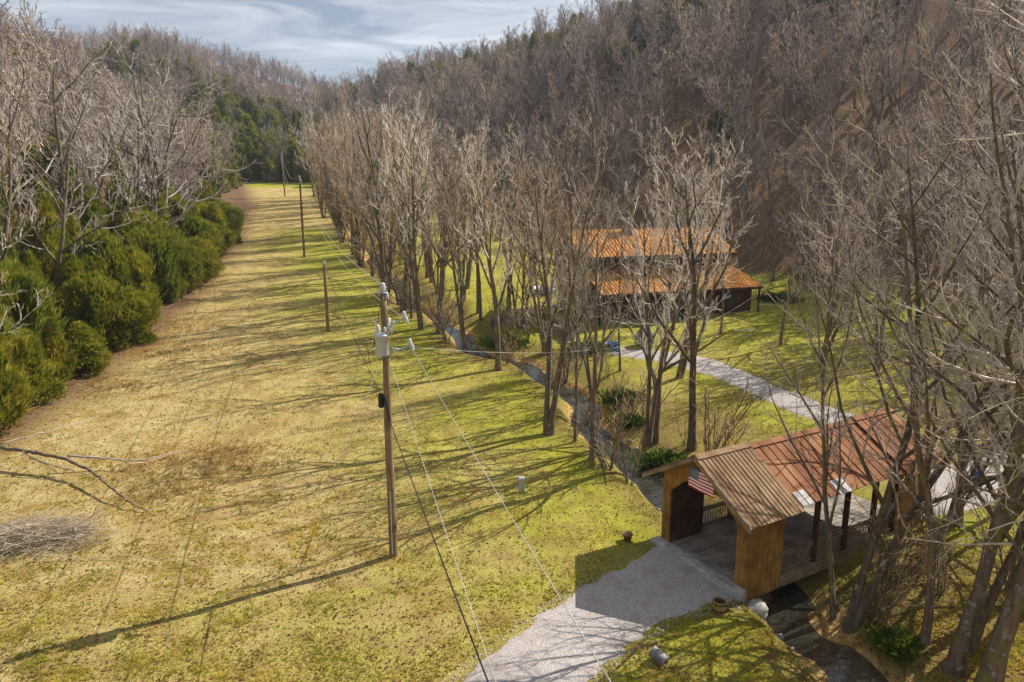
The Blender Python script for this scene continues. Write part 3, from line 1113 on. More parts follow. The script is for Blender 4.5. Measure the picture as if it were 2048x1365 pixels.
# raised side deck over the creek bank
dk = MB()
for k_ in range(15):
    dk.box(-4.0 + k_ * .29, -4.0 + k_ * .29 + .27, .6, 5.0, 3.86, 3.92)
dk.build('side_deck', M_HONEY, ho)
for x_, y_ in ((-3.8, .8), (-1.9, .8), (-.2, .8), (-3.8, 4.8), (-1.9, 4.8)):
    MB().box(x_ - .09, x_ + .09, y_ - .09, y_ + .09, .2, 3.855).build('deck_post', M_HONEY, ho)
rl = MB()
rl.box(-4.0, .3, .6, .68, 4.8, 4.88)
rl.box(-4.05, -3.97, .6, 5.0, 4.8, 4.88)
for x_ in np.arange(-3.95, .3, .2):
    rl.box(x_, x_ + .05, .62, .66, 3.925, 4.795)
rl.build('deck_railing', M_REDWOOD, ho)


def hw_(x, y, z=None):
    c_, s_ = math.cos(HANG), math.sin(HANG)
    X_, Y_ = HO.x + c_ * x - s_ * y, HO.y + s_ * x + c_ * y
    return Vector((X_, Y_, zg(X_, Y_) if z is None else z))


# covered grill on the deck, blue tank, boulder, pool, stone wall by the creek
m = MB()
m.prism([(-.5, 0), (.5, 0), (.45, .75), (.1, 1.15), (-.15, 1.1), (-.48, .7)], 'y', -.45, .45)
tag(m.build('grill', M_BLACK, None, False, hw_(-2.2, 2.6, 3.922)), 'dark peaked covered grill on the raised side deck of the house', 'grill')
p_ = ground(1290, 690)
tag(MB().rock((0, 0, 0), (.85, .7, 1.05), 11, 0, 16, 10).build('boulder', M_STONE, None, True, p_ + Vector((0, 0, .55))),
    'tall rounded blue-grey boulder at the front wall of the house', 'boulder')
p_ = ground(1222, 698)
m = MB().lathe([(.0, .0), (.62, 0), (.66, .1), (.62, .12), (.63, .5), (.68, .55), (.58, .56), (.55, .2), (.0, .18)], (0, 0, 0), 24)
tag(m.build('water_trough', M_BLUE, None, True, p_), 'low blue-green round trough on the grass below the side deck', 'trough')
p_ = ground(1086, 584)
pl = empty('round_pool', p_, 0, 'small round pool of blue water on the lawn behind the creek trees', 'pool')
MB().lathe([(1.55, -.5), (1.62, .42), (1.70, .46), (1.70, .50), (1.52, .50), (1.52, -.5)], (0, 0, 0), 36).build('rim', M_GALV, pl, True)
MB().lathe([(0.01, .30), (1.50, .30), (1.50, .26), (.01, .26)], (0, 0, 0), 36).build('water', M_POOL, pl)
wl_ = [ground(u, v) for u, v in ((985, 652), (1030, 648), (1070, 652), (1105, 664), (1140, 680))]
m = MB()
k_ = 0
for a_, b_ in zip(wl_[:-1], wl_[1:]):
    L_ = (b_ - a_).length
    for t in np.arange(0, 1, .45 / L_):
        for lay in range(4):
            c_ = a_.lerp(b_, t + rng.uniform(-.02, .02))
            m.rock((c_.x, c_.y, c_.z - .45 + lay * .36), (.34, .30, .23), k_, 0, 7, 5)
            k_ += 1
tag(m.build('stone_wall', M_STONE), 'rough grey dry-stone wall along the far creek bank by the house', 'wall')
p_ = ground(1950, 972)
m = MB().lathe([(.27, 0), (.29, .03), (.29, .28), (.305, .30), (.29, .32), (.29, .58), (.305, .6), (.29, .62), (.29, .86), (.27, .9), (.0, .88)], (0, 0, 0), 24)
tag(m.build('drum', M_BLUE, None, True, p_), 'blue drum standing on the gravel yard behind bare trees', 'drum')

# ------------------------------------------------------------------ poles, wires
def pole_mesh(h, r0, r1, lean=0.0):
    z_ = np.linspace(-.6, h, 14)
    pts = [(lean * max(q_, 0) / h + .012 * math.sin(q_ * .9), .01 * math.sin(q_ * .7 + 1), q_) for q_ in z_]
    return MB().tube(pts, np.linspace(r0, r1, 14), 14)


def insulator(mb, c, s=1.0):
    mb.lathe([(.025 * s, 0), (.03 * s, .03 * s), (.07 * s, .05 * s), (.035 * s, .07 * s), (.07 * s, .10 * s), (.03 * s, .13 * s), (.05 * s, .16 * s), (.01, .19 * s)], c, 12)


p1 = ground(787, 1112)
PH = 11.15
up = empty('utility_pole', p1, 0, 'tall weathered utility pole carrying a pale transformer in the near meadow', 'utility pole')
pole_mesh(PH, .185, .125).build('pole', M_POLE, up, True)
MB().box(-.135, .135, -.135, .135, PH - .01, PH + .02).build('pole_cap', M_GALV, up)
z_t = 8.75
tr_ = MB().lathe([(.0, 0), (.22, 0), (.245, .03), (.245, .76), (.27, .77), (.27, .82), (.2, .88), (.0, .91)], (-.06, -.40, z_t), 28).build('transformer', M_TANK, up, True)
for c_, k_ in (((-.18, -.45, z_t + .92), 1.7), ((.10, -.50, z_t + .92), 1.2)):
    b_ = MB()
    insulator(b_, c_, k_)
    b_.build('bushing', M_PORC, tr_, True)
for z_ in (.12, .6):
    MB().box(-.10, -.02, -.20, -.12, z_t + z_, z_t + z_ + .08).build('bracket', M_GALV, tr_)
for zz, ex in ((10.15, 0.78), (9.05, .98)):
    ar = MB().tube([(.12, -.02, zz - .45), (.35, -.03, zz - .22), (ex, -.04, zz)], .032, 8).tube([(.12, 0, zz - .05), (ex * .55, -.03, zz - .13)], .02, 6).build('support_arm', M_GALV, up, True)
    for c_, k_ in (((ex, -.04, zz - .01), 1.6), ((ex + .1, -.04, zz - .2), 1.3)):
        it = MB()
        insulator(it, c_, k_)
        it.build('insulator', M_PORC, ar, True)
for c_, k_ in (((0, 0, PH + .02), 2.0), ((-.12, .06, PH - .12), 1.4), ((.14, 0, PH - .25), 1.4)):
    it = MB()
    insulator(it, c_, k_)
    it.build('insulator', M_PORC, up, True)
for a_, b_, r_ in (((.2, -.18, z_t + .9), (.22, -.2, z_t + 1.45), .05), ((.3, -.2, z_t + .8), (.42, -.2, z_t + 1.2), .035), ((-.2, -.12, z_t + 1.0), (-.42, -.15, z_t + 1.4), .04)):
    MB().tube([a_, b_], r_, 8).build('fuse_cutout', M_PORC, up, True)
lp = MB()
an = np.linspace(0, 2 * math.pi, 26)
for rr, ox in ((.22, -.58), (.17, -.52)):
    lp.tube([(ox + rr * math.cos(q_), -.3 + .05 * math.sin(2 * q_), z_t + .45 + rr * math.sin(q_)) for q_ in an], .011, 5)
lp.tube([(-.62, -.3, z_t + .25), (-.6, -.3, z_t - .3), (-.55, -.28, z_t - .5)], .011, 5)
lp.tube([(-.42, -.3, z_t + .25), (-.44, -.3, z_t - .1), (-.36, -.28, z_t - .25)], .011, 5)
lp.tube([(-.36, -.3, z_t + .5), (-.2, -.3, z_t + .9), (-.18, -.2, z_t + 1.6), (-.1, -.1, PH - .4)], .011, 5)
lp.tube([(.12, -.1, z_t + .9), (.35, -.1, z_t + 1.35), (.62, -.04, 10.0)], .011, 5)
lp.build('cable_loops', M_BLACK, up, True)
z_b = 6.75
bx = MB()
bx.lathe([(.0, 0), (.09, 0), (.11, .05), (.11, .5), (.08, .58), (0, .6)], (-.24, -.10, z_b - .2), 12)
bx.tube([(-.2, -.1, z_b + .4), (-.06, -.14, z_b + .1), (.1, -.22, z_b - .7)], .035, 8)
bx.build('cable_clamp', M_BLACK, up, True)
gw = MB()
gw.box(-.02, .02, -.21, -.19, .2, 3.0)
gw.build('ground_wire', M_GALV, up)
wp1 = Vector(p1)


def pole_simple(u, v, h, r0, r1, label, lean=0.0, ins=True):
    q_ = ground(u, v)
    e_ = empty('utility_pole', q_, 0, label, 'utility pole', 'utility poles up the meadow')
    pole_mesh(h, r0, r1, lean).build('pole', M_POLE, e_, True)
    for c_, k_ in (((lean, 0, h), 1.8), ((lean + .17, 0, h - .5), 1.5), ((lean - .17, 0, h - .9), 1.5))[:3 if ins else 1]:
        i_ = MB()
        insulator(i_, c_, k_)
        i_.build('insulator', M_PORC, e_, True)
    return q_ + Vector((lean, 0, h))


up['group'] = 'utility poles up the meadow'
t2 = pole_simple(656, 663, 6.2, .15, .12, 'short plain service pole standing just beyond the transformer pole', 0, False)
t3 = pole_simple(609, 515, 11.0, .19, .13, 'tall slim utility pole halfway up the long meadow')
t4 = pole_simple(570, 393, 9.6, .17, .12, 'farthest utility pole at the shaded head of the meadow', -.2)


def wire(name, a_, b_, sag, r, mat, label, n=40):
    a_, b_ = Vector(a_), Vector(b_)
    pts = []
    for t in np.linspace(0, 1, n):
        c_ = a_.lerp(b_, t)
        pts.append((c_.x, c_.y, c_.z - 4 * sag * t * (1 - t)))
    return tag(MB().tube(pts, r, 6).build(name, mat, None, True), label, 'cable')


wire('service_cable', wp1 + Vector((-.22, -.1, z_b + .3)), t2 + Vector((0, 0, .05)), .35, .016, M_BLACK, 'thin dark cable rising from the transformer pole clamp to the short pole')
wire('service_cable', wp1 + Vector((.1, -.22, z_b - .7)), (8.0, -18, 7.4), .35, .018, M_BLACK, 'thick black cable dropping from the transformer pole clamp over the driveway')
wire('power_line', wp1 + Vector((1.05, -.04, 8.95)), (8.6, -18, 8.8), .3, .010, M_WIRE, 'pale wire from the long arm of the transformer pole across the driveway')
wire('power_line', wp1 + Vector((.15, .1, 8.4)), (6.6, -18, 8.2), .3, .008, M_WIRE, 'faint thin wire between the black cable and the pale arm wire')
wire('power_line', wp1 + Vector((1.02, -.04, 9.0)), hw_(17.9, .3, 5.2), 2.2, .008, M_WIRE, 'grey wire slung low through the creek trees from the pole arm to the house')
wire('power_line', wp1 + Vector((0, 0, PH + .3)), t3 + Vector((0, 0, .2)), 1.9, .014, M_WIRE, 'topmost wire from the transformer pole up to the tall slim pole')
wire('power_line', wp1 + Vector((.85, -.04, 10.1)), t3 + Vector((.17, 0, -.4)), 2.4, .014, M_WIRE, 'lower wire from the upper arm of the transformer pole to the tall slim pole')
wire('power_line', t3 + Vector((0, 0, .2)), t4 + Vector((0, 0, .2)), 2.4, .022, M_WIRE, 'topmost wire from the tall slim pole to the farthest pole')
wire('power_line', t3 + Vector((-.17, 0, -.8)), t4 + Vector((-.17, 0, -.8)), 3.4, .022, M_WIRE, 'lowest wire sagging from the tall slim pole to the farthest pole')

ga = ground(597, 1143)
gt = wp1 + Vector((-.12, -.1, 8.6))
gd = (gt - ga)
gy_ = empty('guy_wire', ga, 0, 'slanting guy wire with a yellow guard staked beside the transformer pole', 'guy wire')
MB().tube([(0, 0, 0), tuple(gd)], .012, 6).build('wire', M_GALV, gy_, True)
MB().tube([tuple(gd * .035), tuple(gd * .26)], .035, 8).build('guard', M_YELLOW, gy_, True)
MB().tube([tuple(gd * -.02), tuple(gd * .04)], .028, 8).build('anchor_rod', M_GALV, gy_, True)

# ------------------------------------------------------------------ small things on the near ground
q_ = ground(1043, 984)
pd = empty('utility_pedestal', q_, .4, 'small grey utility pedestal standing alone in the meadow grass', 'pedestal')
MB().box(-.13, .13, -.11, .11, -.1, .72).build('body', M_GALV, pd)
MB().box(-.145, .145, -.125, .125, .721, .79).build('cap', M_TANK, pd)
q_ = ground(1255, 1081)
pt = empty('flower_pot', q_, 0, 'brown clay flower pot on the grass at the meadow corner of the bridge', 'flower pot')
MB().lathe([(.0, 0), (.15, 0), (.2, .28), (.225, .28), (.225, .36), (.19, .36), (.18, .30), (0, .29)], (0, 0, 0), 24).build('pot', M_CLAY, pt, True)
MB().lathe([(0, .305), (.18, .305), (.17, .315), (0, .345)], (0, 0, 0), 20).build('soil', M_SOIL, pt)
q_ = ground(1438, 1222)
pt = empty('barrel_planter', q_, 0, 'yellow-brown wooden barrel planter in the shade beside the bridge sill', 'planter')
MB().lathe([(.0, -.05), (.21, -.05), (.26, .18), (.25, .44), (.22, .44), (.22, .38), (0, .37)], (0, 0, 0), 24).build('barrel', M_BARREL, pt, True)
MB().lathe([(.262, .08), (.264, .12), (.255, .12), (.25, .08)], (0, 0, 0), 24).lathe([(.262, .33), (.262, .37), (.25, .37), (.25, .33)], (0, 0, 0), 24).build('hoop', M_BLACK, pt)
MB().lathe([(0, .375), (.215, .375), (.2, .40), (0, .44)], (0, 0, 0), 20).build('soil', M_SOIL, pt)
q_ = ground(1331, 1330)
cd = (Vector(loc_w(-3, 0)) - Vector(loc_w(0, 0))).normalized()
m = MB()
pr = []
for k_ in range(16):
    pr.append((.27 + (.018 if k_ % 2 else 0), k_ * .05))
pr += [(.24, .75), (.24, .0), (.27, 0)]
m.lathe(pr, (0, 0, 0), 24)
m.f = m.f[:-2]
m.mi = m.mi[:-2]
cv = m.build('culvert_pipe', M_OLDTIN, None, True)
cv.rotation_euler = Vector((-.62, .55, .30)).to_track_quat('Z', 'Y').to_euler()
cv.scale = (.72, .72, .72)
cv.location = q_ + Vector((0, 0, .10))
tag(cv, 'corrugated grey culvert pipe end poking from the grassy bank', 'culvert')

# ------------------------------------------------------------------ trees: growing the meshes
def tubes_np(P, Rd, sides):
    """P (n,k,3) centre lines, Rd (n,k) radii -> vertices, quads"""
    n, k, _ = P.shape
    T = np.gradient(P, axis=1)
    T /= np.linalg.norm(T, axis=2, keepdims=True) + 1e-9
    ref = np.where(np.abs(T[:, :1, 2:3]) < .8, np.array([0, 0, 1.0]), np.array([1.0, 0, 0]))
    U = np.cross(T, np.broadcast_to(ref, T.shape))
    U /= np.linalg.norm(U, axis=2, keepdims=True) + 1e-9
    W = np.cross(T, U)
    an = np.arange(sides) * 2 * np.pi / sides
    V_ = P[:, :, None] + Rd[:, :, None, None] * (np.cos(an)[None, None, :, None] * U[:, :, None] + np.sin(an)[None, None, :, None] * W[:, :, None])
    I_ = np.arange(n * k * sides).reshape(n, k, sides)
    F_ = np.stack([I_[:, :-1], np.roll(I_[:, :-1], -1, 2), np.roll(I_[:, 1:], -1, 2), I_[:, 1:]], -1)
    return V_.reshape(-1, 3), F_.reshape(-1, 4)


def grow(g_, P, Rd, m_, t0, t1, ratio, ang, up, k, rr, rmin, wig, taper=.25, sat=0.0):
    """m_ children on every parent line"""
    n, kp, _ = P.shape
    t = (np.arange(m_)[None] + g_.uniform(0, 1, (n, m_))) / m_
    t = t0 + (t1 - t0) * t
    f = t * (kp - 1)
    i = np.clip(f.astype(int), 0, kp - 2)
    fr_ = (f - i)[..., None]
    ar = np.arange(n)[:, None]
    S = P[ar, i] * (1 - fr_) + P[ar, i + 1] * fr_
    D = P[ar, i + 1] - P[ar, i]
    D /= np.linalg.norm(D, axis=2, keepdims=True) + 1e-9
    L = np.linalg.norm(np.diff(P, axis=1), axis=2).sum(1)[:, None]
    r0 = Rd[ar, i] * (1 - fr_[..., 0]) + Rd[ar, i + 1] * fr_[..., 0]
    rnd = g_.normal(0, 1, (n, m_, 3))
    # spread children round the parent by the golden angle rather than purely at random
    ph = (np.arange(m_) * 2.4)[None] + g_.uniform(0, 6.28, (n, 1)) + g_.normal(0, .4, (n, m_))
    A1 = np.cross(D, np.broadcast_to(np.where(np.abs(D[..., 2:3]) < .9, np.array([0, 0, 1.0]), np.array([1.0, 0, 0])), D.shape))
    A1 /= np.linalg.norm(A1, axis=2, keepdims=True) + 1e-9
    A2 = np.cross(D, A1)
    perp = np.cos(ph)[..., None] * A1 + np.sin(ph)[..., None] * A2
    an = ang * g_.uniform(.7, 1.3, (n, m_))[..., None]
    dirn = np.cos(an) * D + np.sin(an) * perp + .08 * rnd
    ln = L * ratio * g_.uniform(.6, 1.25, (n, m_)) * (1 - .45 * (t - t0) / max(t1 - t0, 1e-6))
    rad = np.maximum(np.minimum(r0 * rr, r0 * .9), rmin)
    Q = np.zeros((n, m_, k, 3))
    Q[:, :, 0] = S
    d = dirn / (np.linalg.norm(dirn, axis=2, keepdims=True) + 1e-9)
    for j in range(1, k):
        d = d + g_.normal(0, wig, d.shape) + np.array([0, 0, up])
        d /= np.linalg.norm(d, axis=2, keepdims=True) + 1e-9
        Q[:, :, j] = Q[:, :, j - 1] + d * (ln / (k - 1))[..., None]
    s = np.linspace(1, taper, k)[None, None]
    RR = np.maximum(rad[..., None] * s, rmin * .75)
    return Q.reshape(-1, k, 3), RR.reshape(-1, k)


def bare_tree_meshes(name, seed, Ht=16, r0=.24, stems=1, clear=.3, n1=12, n2=7, n3=6, n4=4, spread=.75, up=.10, split=.12,
                     rmin=(.045, .026, .015, .011), far=False, curve=.05, l1=.42, one=False, mat=None, barkm=None):
    g_ = np.random.default_rng(seed)
    k = 12
    P = np.zeros((stems, k, 3))
    for s_ in range(stems):
        az = g_.uniform(0, 6.28) + s_ * 6.28 / stems
        d = np.array([math.cos(az) * split * (stems > 1), math.sin(az) * split * (stems > 1), 1.0])
        p_ = np.array([math.cos(az), math.sin(az), 0]) * r0 * .7 * (stems > 1)
        p_[2] = -.4
        st = (Ht + .4) * g_.uniform(.85, 1.0) / (k - 1)
        for j in range(k):
            P[s_, j] = p_
            d = d + np.append(g_.normal(0, curve, 2), .02)
            d /= np.linalg.norm(d)
            p_ = p_ + d * st
    tt = np.linspace(0, 1, k)
    Rd = np.tile(r0 * (1 - tt) ** .65 * .85 + .02 + r0 * .5 * np.exp(-tt * 22), (stems, 1)) * (0.8 if stems > 1 else 1)
    L1, R1 = grow(g_, P, Rd, n1, clear, .985, l1, spread, up, 7, .66, rmin[0], .10)
    L2, R2 = grow(g_, L1, R1, n2, .18, .98, .46, .7, up * .8, 6, .6, rmin[1], .13)
    L3, R3 = grow(g_, L2, R2, n3, .15, 1.0, .48, .65, up * .7, 5 if not far else 4, .6, rmin[2], .16)
    # leaders keep going past the trunk's tip
    parts = [tubes_np(P, Rd, 9 if not far else 6), tubes_np(L1, R1, 6 if not far else 4)]
    crown = [tubes_np(L2, R2, 4 if not far else 3), tubes_np(L3, R3, 3)]
    if n4:
        L4, R4 = grow(g_, L3, R3, n4, .2, 1.0, .5, .6, up * .6, 4 if not far else 3, .7, rmin[3], .18)
        crown.append(tubes_np(L4, R4, 3))

    def cat(ps):
        o_, Vs, Fs = 0, [], []
        for v_, f_ in ps:
            Vs.append(v_)
            Fs.append(f_ + o_)
            o_ += len(v_)
        return np.concatenate(Vs), np.concatenate(Fs)
    tv, tf = cat(parts)
    cv_, cf = cat(crown)
    if one:
        mi = np.concatenate([np.zeros(len(tf), int), np.ones(len(cf), int)])
        return raw_mesh(name, np.concatenate([tv, cv_]), np.concatenate([tf, cf + len(tv)]), [barkm, mat], True, mi)
    return raw_mesh('trunk', tv, tf, barkm, True), raw_mesh('crown', cv_, cf, mat, True)


def sprays(g_, C_, D_, L_, W_, nb=3, droop=.0):
    """nb narrow blades (triangles) fanned at every centre"""
    n = len(C_)
    out = []
    for b in range(nb):
        d = D_ + g_.normal(0, .38, (n, 3))
        d[:, 2] -= droop
        d /= np.linalg.norm(d, axis=1, keepdims=True)
        s = np.cross(d, g_.normal(0, 1, (n, 3)))
        s /= np.linalg.norm(s, axis=1, keepdims=True) + 1e-9
        ln = (L_ * g_.uniform(.6, 1.3, n))[:, None]
        wd = (W_ * g_.uniform(.7, 1.3, n))[:, None]
        out.append(np.stack([C_ - s * wd * .5, C_ + s * wd * .5, C_ + d * ln], 1))
    V_ = np.concatenate(out).reshape(-1, 3)
    return V_, np.arange(len(V_)).reshape(-1, 3)


def cedar_meshes(name, seed, Ht=6.0, Rb=1.7, n=3600, L_=.34, W_=.10, shape='oval', mat=None, one=False):
    g_ = np.random.default_rng(seed)
    nl = 46
    lz = g_.uniform(.05, .97, nl)

    def rad(t):
        if shape == 'cone':
            return Rb * (1 - t) ** .85 * (.85 + .15 * np.sin(9 * t + seed)) + .08
        return Rb * np.sqrt(np.clip(1 - (2 * (t - .38) / 1.28) ** 2, 0.015, 1)) * (.9 + .1 * np.sin(8 * t + seed))
    la = g_.uniform(0, 6.28, nl)
    lr = rad(lz) * g_.uniform(.35, 1.25, nl)
    LC = np.stack([lr * np.cos(la), lr * np.sin(la), lz * Ht], 1)
    pick = g_.integers(0, nl, n)
    C_ = LC[pick] + g_.normal(0, 1, (n, 3)) * np.array([.23, .23, .40]) * (Rb / 1.7)
    tz = np.clip(C_[:, 2] / Ht, 0, 1)
    rr = np.hypot(C_[:, 0], C_[:, 1])
    lim = rad(tz) * 1.4
    sc = np.minimum(1, lim / (rr + 1e-6))
    C_[:, 0] *= sc
    C_[:, 1] *= sc
    C_[:, 2] = np.clip(C_[:, 2], .05, Ht * 1.02)
    D_ = np.stack([C_[:, 0], C_[:, 1], np.full(n, .9)], 1)
    D_[:, :2] /= (rr[:, None] + .3)
    D_[:, 2] += .5
    D_ += g_.normal(0, .25, (n, 3))
    V_, F_ = sprays(g_, C_, D_, L_ * Rb / 1.7, W_ * Rb / 1.7, 3)
    tp = np.stack([np.zeros(6), np.zeros(6), np.linspace(-.3, Ht * .93, 6)], 1)[None]
    tv, tf = tubes_np(tp, np.linspace(.13, .02, 6)[None] * Rb / 1.5, 6)
    if one:
        tf3 = np.concatenate([tf[:, [0, 1, 2]], tf[:, [0, 2, 3]]])
        mi = np.concatenate([np.zeros(len(tf3), int), np.ones(len(F_), int)])
        return raw_mesh(name, np.concatenate([tv, V_]), np.concatenate([tf3, F_ + len(tv)]), [M_BARK_FAR, mat], False, mi)
    return raw_mesh('trunk', tv, tf, M_BARK, True), raw_mesh('crown', V_, F_, mat)


T_UP = [bare_tree_meshes('upright', 11 + i, 16, .25, st, .30, 11, 6, 5, 2, .62, .15, .16, mat=M_TWIG, barkm=M_BARK, curve=.045, l1=.36)
        for i, st in enumerate((1, 2, 1, 2))]
T_WIDE = [bare_tree_meshes('wide', 31 + i, 16, .27, st, .24, 10, 6, 4, 3, .95, .07, .28, mat=M_TWIG, barkm=M_BARK, curve=.06, l1=.50)
          for i, st in enumerate((1, 1, 2, 3))]
T_FINE = [bare_tree_meshes('fine', 61 + i, 16, .19, st, .22, 12, 7, 5, 5, .75, .10, .2, rmin=(.026, .014, .008, .0055), mat=M_TWIG, barkm=M_BARK, curve=.07, l1=.42) for i, st in enumerate((1, 2, 1))]
T_LOW = [bare_tree_meshes('low', 41 + i, 16, .19, st, .10, 14, 7, 5, 5, 1.1, .045, .3, rmin=(.026, .014, .008, .0055), mat=M_TWIG, barkm=M_BARK, curve=.05, l1=.46) for i, st in enumerate((1, 2))]
T_BRUSH = [bare_tree_meshes('brushy', 51 + i, 13, .15, st, .16, 12, 6, 6, 3, .50, .20, .20, mat=M_BRUSH, barkm=M_BARK, curve=.05, l1=.40, rmin=(.03, .018, .013, .011))
           for i, st in enumerate((3, 4, 2))]
T_SAP = [bare_tree_meshes('sapling', 71 + i, 4.2, .035, 5, .12, 7, 4, 3, 0, .5, .16, .35, mat=M_BRUSH, barkm=M_BARK, rmin=(.012, .009, .007, .006), curve=.07)
         for i in range(3)]
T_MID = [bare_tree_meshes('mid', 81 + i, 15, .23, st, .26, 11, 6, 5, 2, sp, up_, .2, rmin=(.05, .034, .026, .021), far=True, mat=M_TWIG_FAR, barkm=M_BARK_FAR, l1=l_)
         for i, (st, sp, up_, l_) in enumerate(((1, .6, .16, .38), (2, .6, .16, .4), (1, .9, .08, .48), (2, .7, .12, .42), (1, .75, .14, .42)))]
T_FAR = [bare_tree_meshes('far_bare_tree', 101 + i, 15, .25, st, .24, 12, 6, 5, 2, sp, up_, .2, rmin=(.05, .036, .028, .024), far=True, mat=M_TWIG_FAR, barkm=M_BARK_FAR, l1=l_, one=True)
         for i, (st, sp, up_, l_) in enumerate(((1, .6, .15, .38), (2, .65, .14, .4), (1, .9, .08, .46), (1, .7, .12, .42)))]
T_CEDAR = [cedar_meshes('cedar', 121 + i, h, r_, 4400, .46, .09, sh, M_CEDAR) for i, (h, r_, sh) in enumerate(((6, 1.9, 'oval'), (6.5, 1.7, 'cone'), (5.2, 2.1, 'oval'), (7, 2.0, 'cone')))]
T_PINE = [cedar_meshes('far_evergreen', 141 + i, h, r_, 1700, .75, .24, sh, M_PINE, True) for i, (h, r_, sh) in enumerate(((10, 2.6, 'cone'), (9, 2.9, 'oval'), (11, 2.5, 'cone')))]

TREES_AT = []


def put(kind, meshes, x, y, hs, rz, label, cat, group=None, lean=(0, 0), wide=1.0, base_h=16, z=None):
    z = zg(x, y) if z is None else z
    s_ = hs / base_h
    e_ = empty(kind, (x, y, z - .05), rz, label, cat, group)
    e_.rotation_euler = (lean[0], lean[1], rz)
    e_.scale = (s_ * wide, s_ * wide, s_)
    for nm, me_ in zip(('trunk', 'crown'), meshes):
        link_mesh(nm, me_, e_)
    TREES_AT.append((x, y))
    return e_


# trees one can point at, by where they stand
near_trees = [
    # u, v, height, set, variant, turn, lean(x,y), width, label
    (1098, 872, 16.5, 'u', 1, .4, (0, 0), 1.05, 'tall twin-stemmed bare tree at the meadow edge above the creek bend'),
    (1150, 884, 11, 'u', 2, 1.3, (0, .02), .62, 'thin bare tree between the twin-stemmed tree and the creek pool'),
    (1184, 934, 14.5, 'u', 0, 2.0, (0, .02), .75, 'slim straight bare tree on the meadow bank nearest the bridge flag'),
    (1290, 893, 15, 'u', 3, .2, (0, .03), .85, 'mossy twin-trunked bare tree on the far creek bank behind the bridge'),
    (1312, 884, 16, 'w', 1, 2.4, (0, 0), .72, 'bare tree right beside the mossy twin-trunked one on the creek bank'),
    (1384, 897, 16.5, 'u', 2, 4.1, (0, .05), 1.0, 'dark thick-trunked bare tree directly behind the bridge gable'),
    (936, 704, 16, 'u', 1, 2.2, (0, 0), .9, 'bare tree with several close grey trunks at the creek narrows'),
    (998, 740, 17, 'u', 0, 3.2, (0, -.02), .95, 'single bare tree standing in line with the dry-stone wall'),
    (880, 666, 18, 'u', 2, .9, (0, -.03), 1.2, 'thick dark-trunked bare tree beside the brown creek pool'),
    (800, 602, 15, 'w', 2, 1.0, (0, -.08), .8, 'bare tree with a curved trunk bending over the creek behind the transformer'),
    (775, 588, 15, 'b', 0, 1.0, (0, 0), .9, 'brushy many-stemmed tree rising straight behind the transformer pole top'),
    (962, 640, 15, 'u', 0, 4.9, (0, 0), .75, 'slender bare tree rooted just before the stone wall end'),
    (1187, 795, 15.5, 'f', 1, 5.2, (0, 0), .7, 'forked bare tree between the creek and the gravel lane'),
    (1130, 765, 13, 'b', 1, .2, (0, 0), .55, 'reddish brushy tree in the creek bed below the house deck'),
    (1240, 742, 15, 'f', 0, 3.9, (0, .02), .55, 'narrow bare tree before the house on the lawn side of the creek'),
    (1690, 1268, 18.5, 'f', 1, 2.6, (0, -.06), .95, 'mossy double-trunked tree leaning over the creek beside the bridge railing'),
    (1668, 1235, 15, 'f', 0, 5.0, (0, -.12), .6, 'thin moss-striped tree leaning towards the bridge roof'),
    (1848, 1285, 16, 'f', 2, 1.2, (0, .03), .8, 'dark forked tree on the leafy bank past the bridge'),
    (1905, 1340, 20, 'f', 0, .6, (0, .02), .95, 'straight pale-barked tree on the leafy creek bank'),
    (1925, 1300, 19, 'f', 1, 2.2, (0, .04), .85, 'pair of mossy stems behind the straight pale-barked tree'),
    (1972, 1372, 22, 'f', 0, 1.1, (0, .10), 1.15, 'largest leaning lichen-covered tree at the corner of the bank'),
    (1895, 1035, 13, 'l', 1, .7, (0, 0), .8, 'many-limbed ochre-barked tree beside the gravel yard'),
    (1985, 1075, 14.5, 'f', 2, 4.4, (0, .04), .8, 'broad bare tree in front of the blue drum'),
    (2030, 1010, 15, 'f', 0, 1.9, (0, 0), .9, 'twin bare tree at the far side of the gravel yard'),
    (2090, 1150, 18, 'f', 2, 2.2, (0, -.05), 1.0, 'heavy bare tree reaching in over the leafy bank'),
    (1640, 722, 15, 'w', 3, 5.3, (0, 0), .7, 'sprawling bare tree standing alone on the lawn beyond the bridge roof'),
    (1560, 690, 14, 'w', 0, .3, (0, 0), .6, 'small-crowned bare tree on the lawn between house and lane'),
    (1760, 740, 15, 'u', 1, 1.1, (0, 0), .8, 'bare tree on the mossy lawn below the wooded slope'),
    (1880, 770, 16, 'w', 2, 2.1, (0, 0), .8, 'wide bare tree at the lawn edge under the dark slope'),
    (2000, 800, 16, 'u', 0, 4.1, (0, 0), .9, 'tall bare tree at the foot of the slope above the yard'),
    (1440, 668, 17, 'f', 2, 2.7, (0, 0), .55, 'bare tree tight against the front of the house porch'),
    (1350, 660, 15, 'f', 1, 5.7, (0, 0), .5, 'mossy bare tree before the lower orange roof'),
    (270, 385, 18, 'u', 0, 3.3, (0, 0), 1.0, 'tree with a sunlit white trunk above the hillside road'),
    (200, 400, 17, 'w', 1, 5.1, (0, 0), .8, 'bare tree on the rusty leaf slope above the road bend'),
    (110, 395, 18, 'u', 2, 2.8, (0, 0), 1.0, 'slim bare tree on the rusty leaf slope near the skyline'),
    (420, 425, 15, 'w', 2, 3.6, (0, .05), .7, 'fine-twigged grey tree spreading over the meadow edge'),
    (440, 395, 15, 'w', 0, .6, (0, .04), .75, 'grey tree at the last bend of the cedar thicket'),
    (562, 352, 19, 'w', 1, 1.7, (0, 0), .8, 'pale white-limbed sycamore at the head of the meadow'),
]
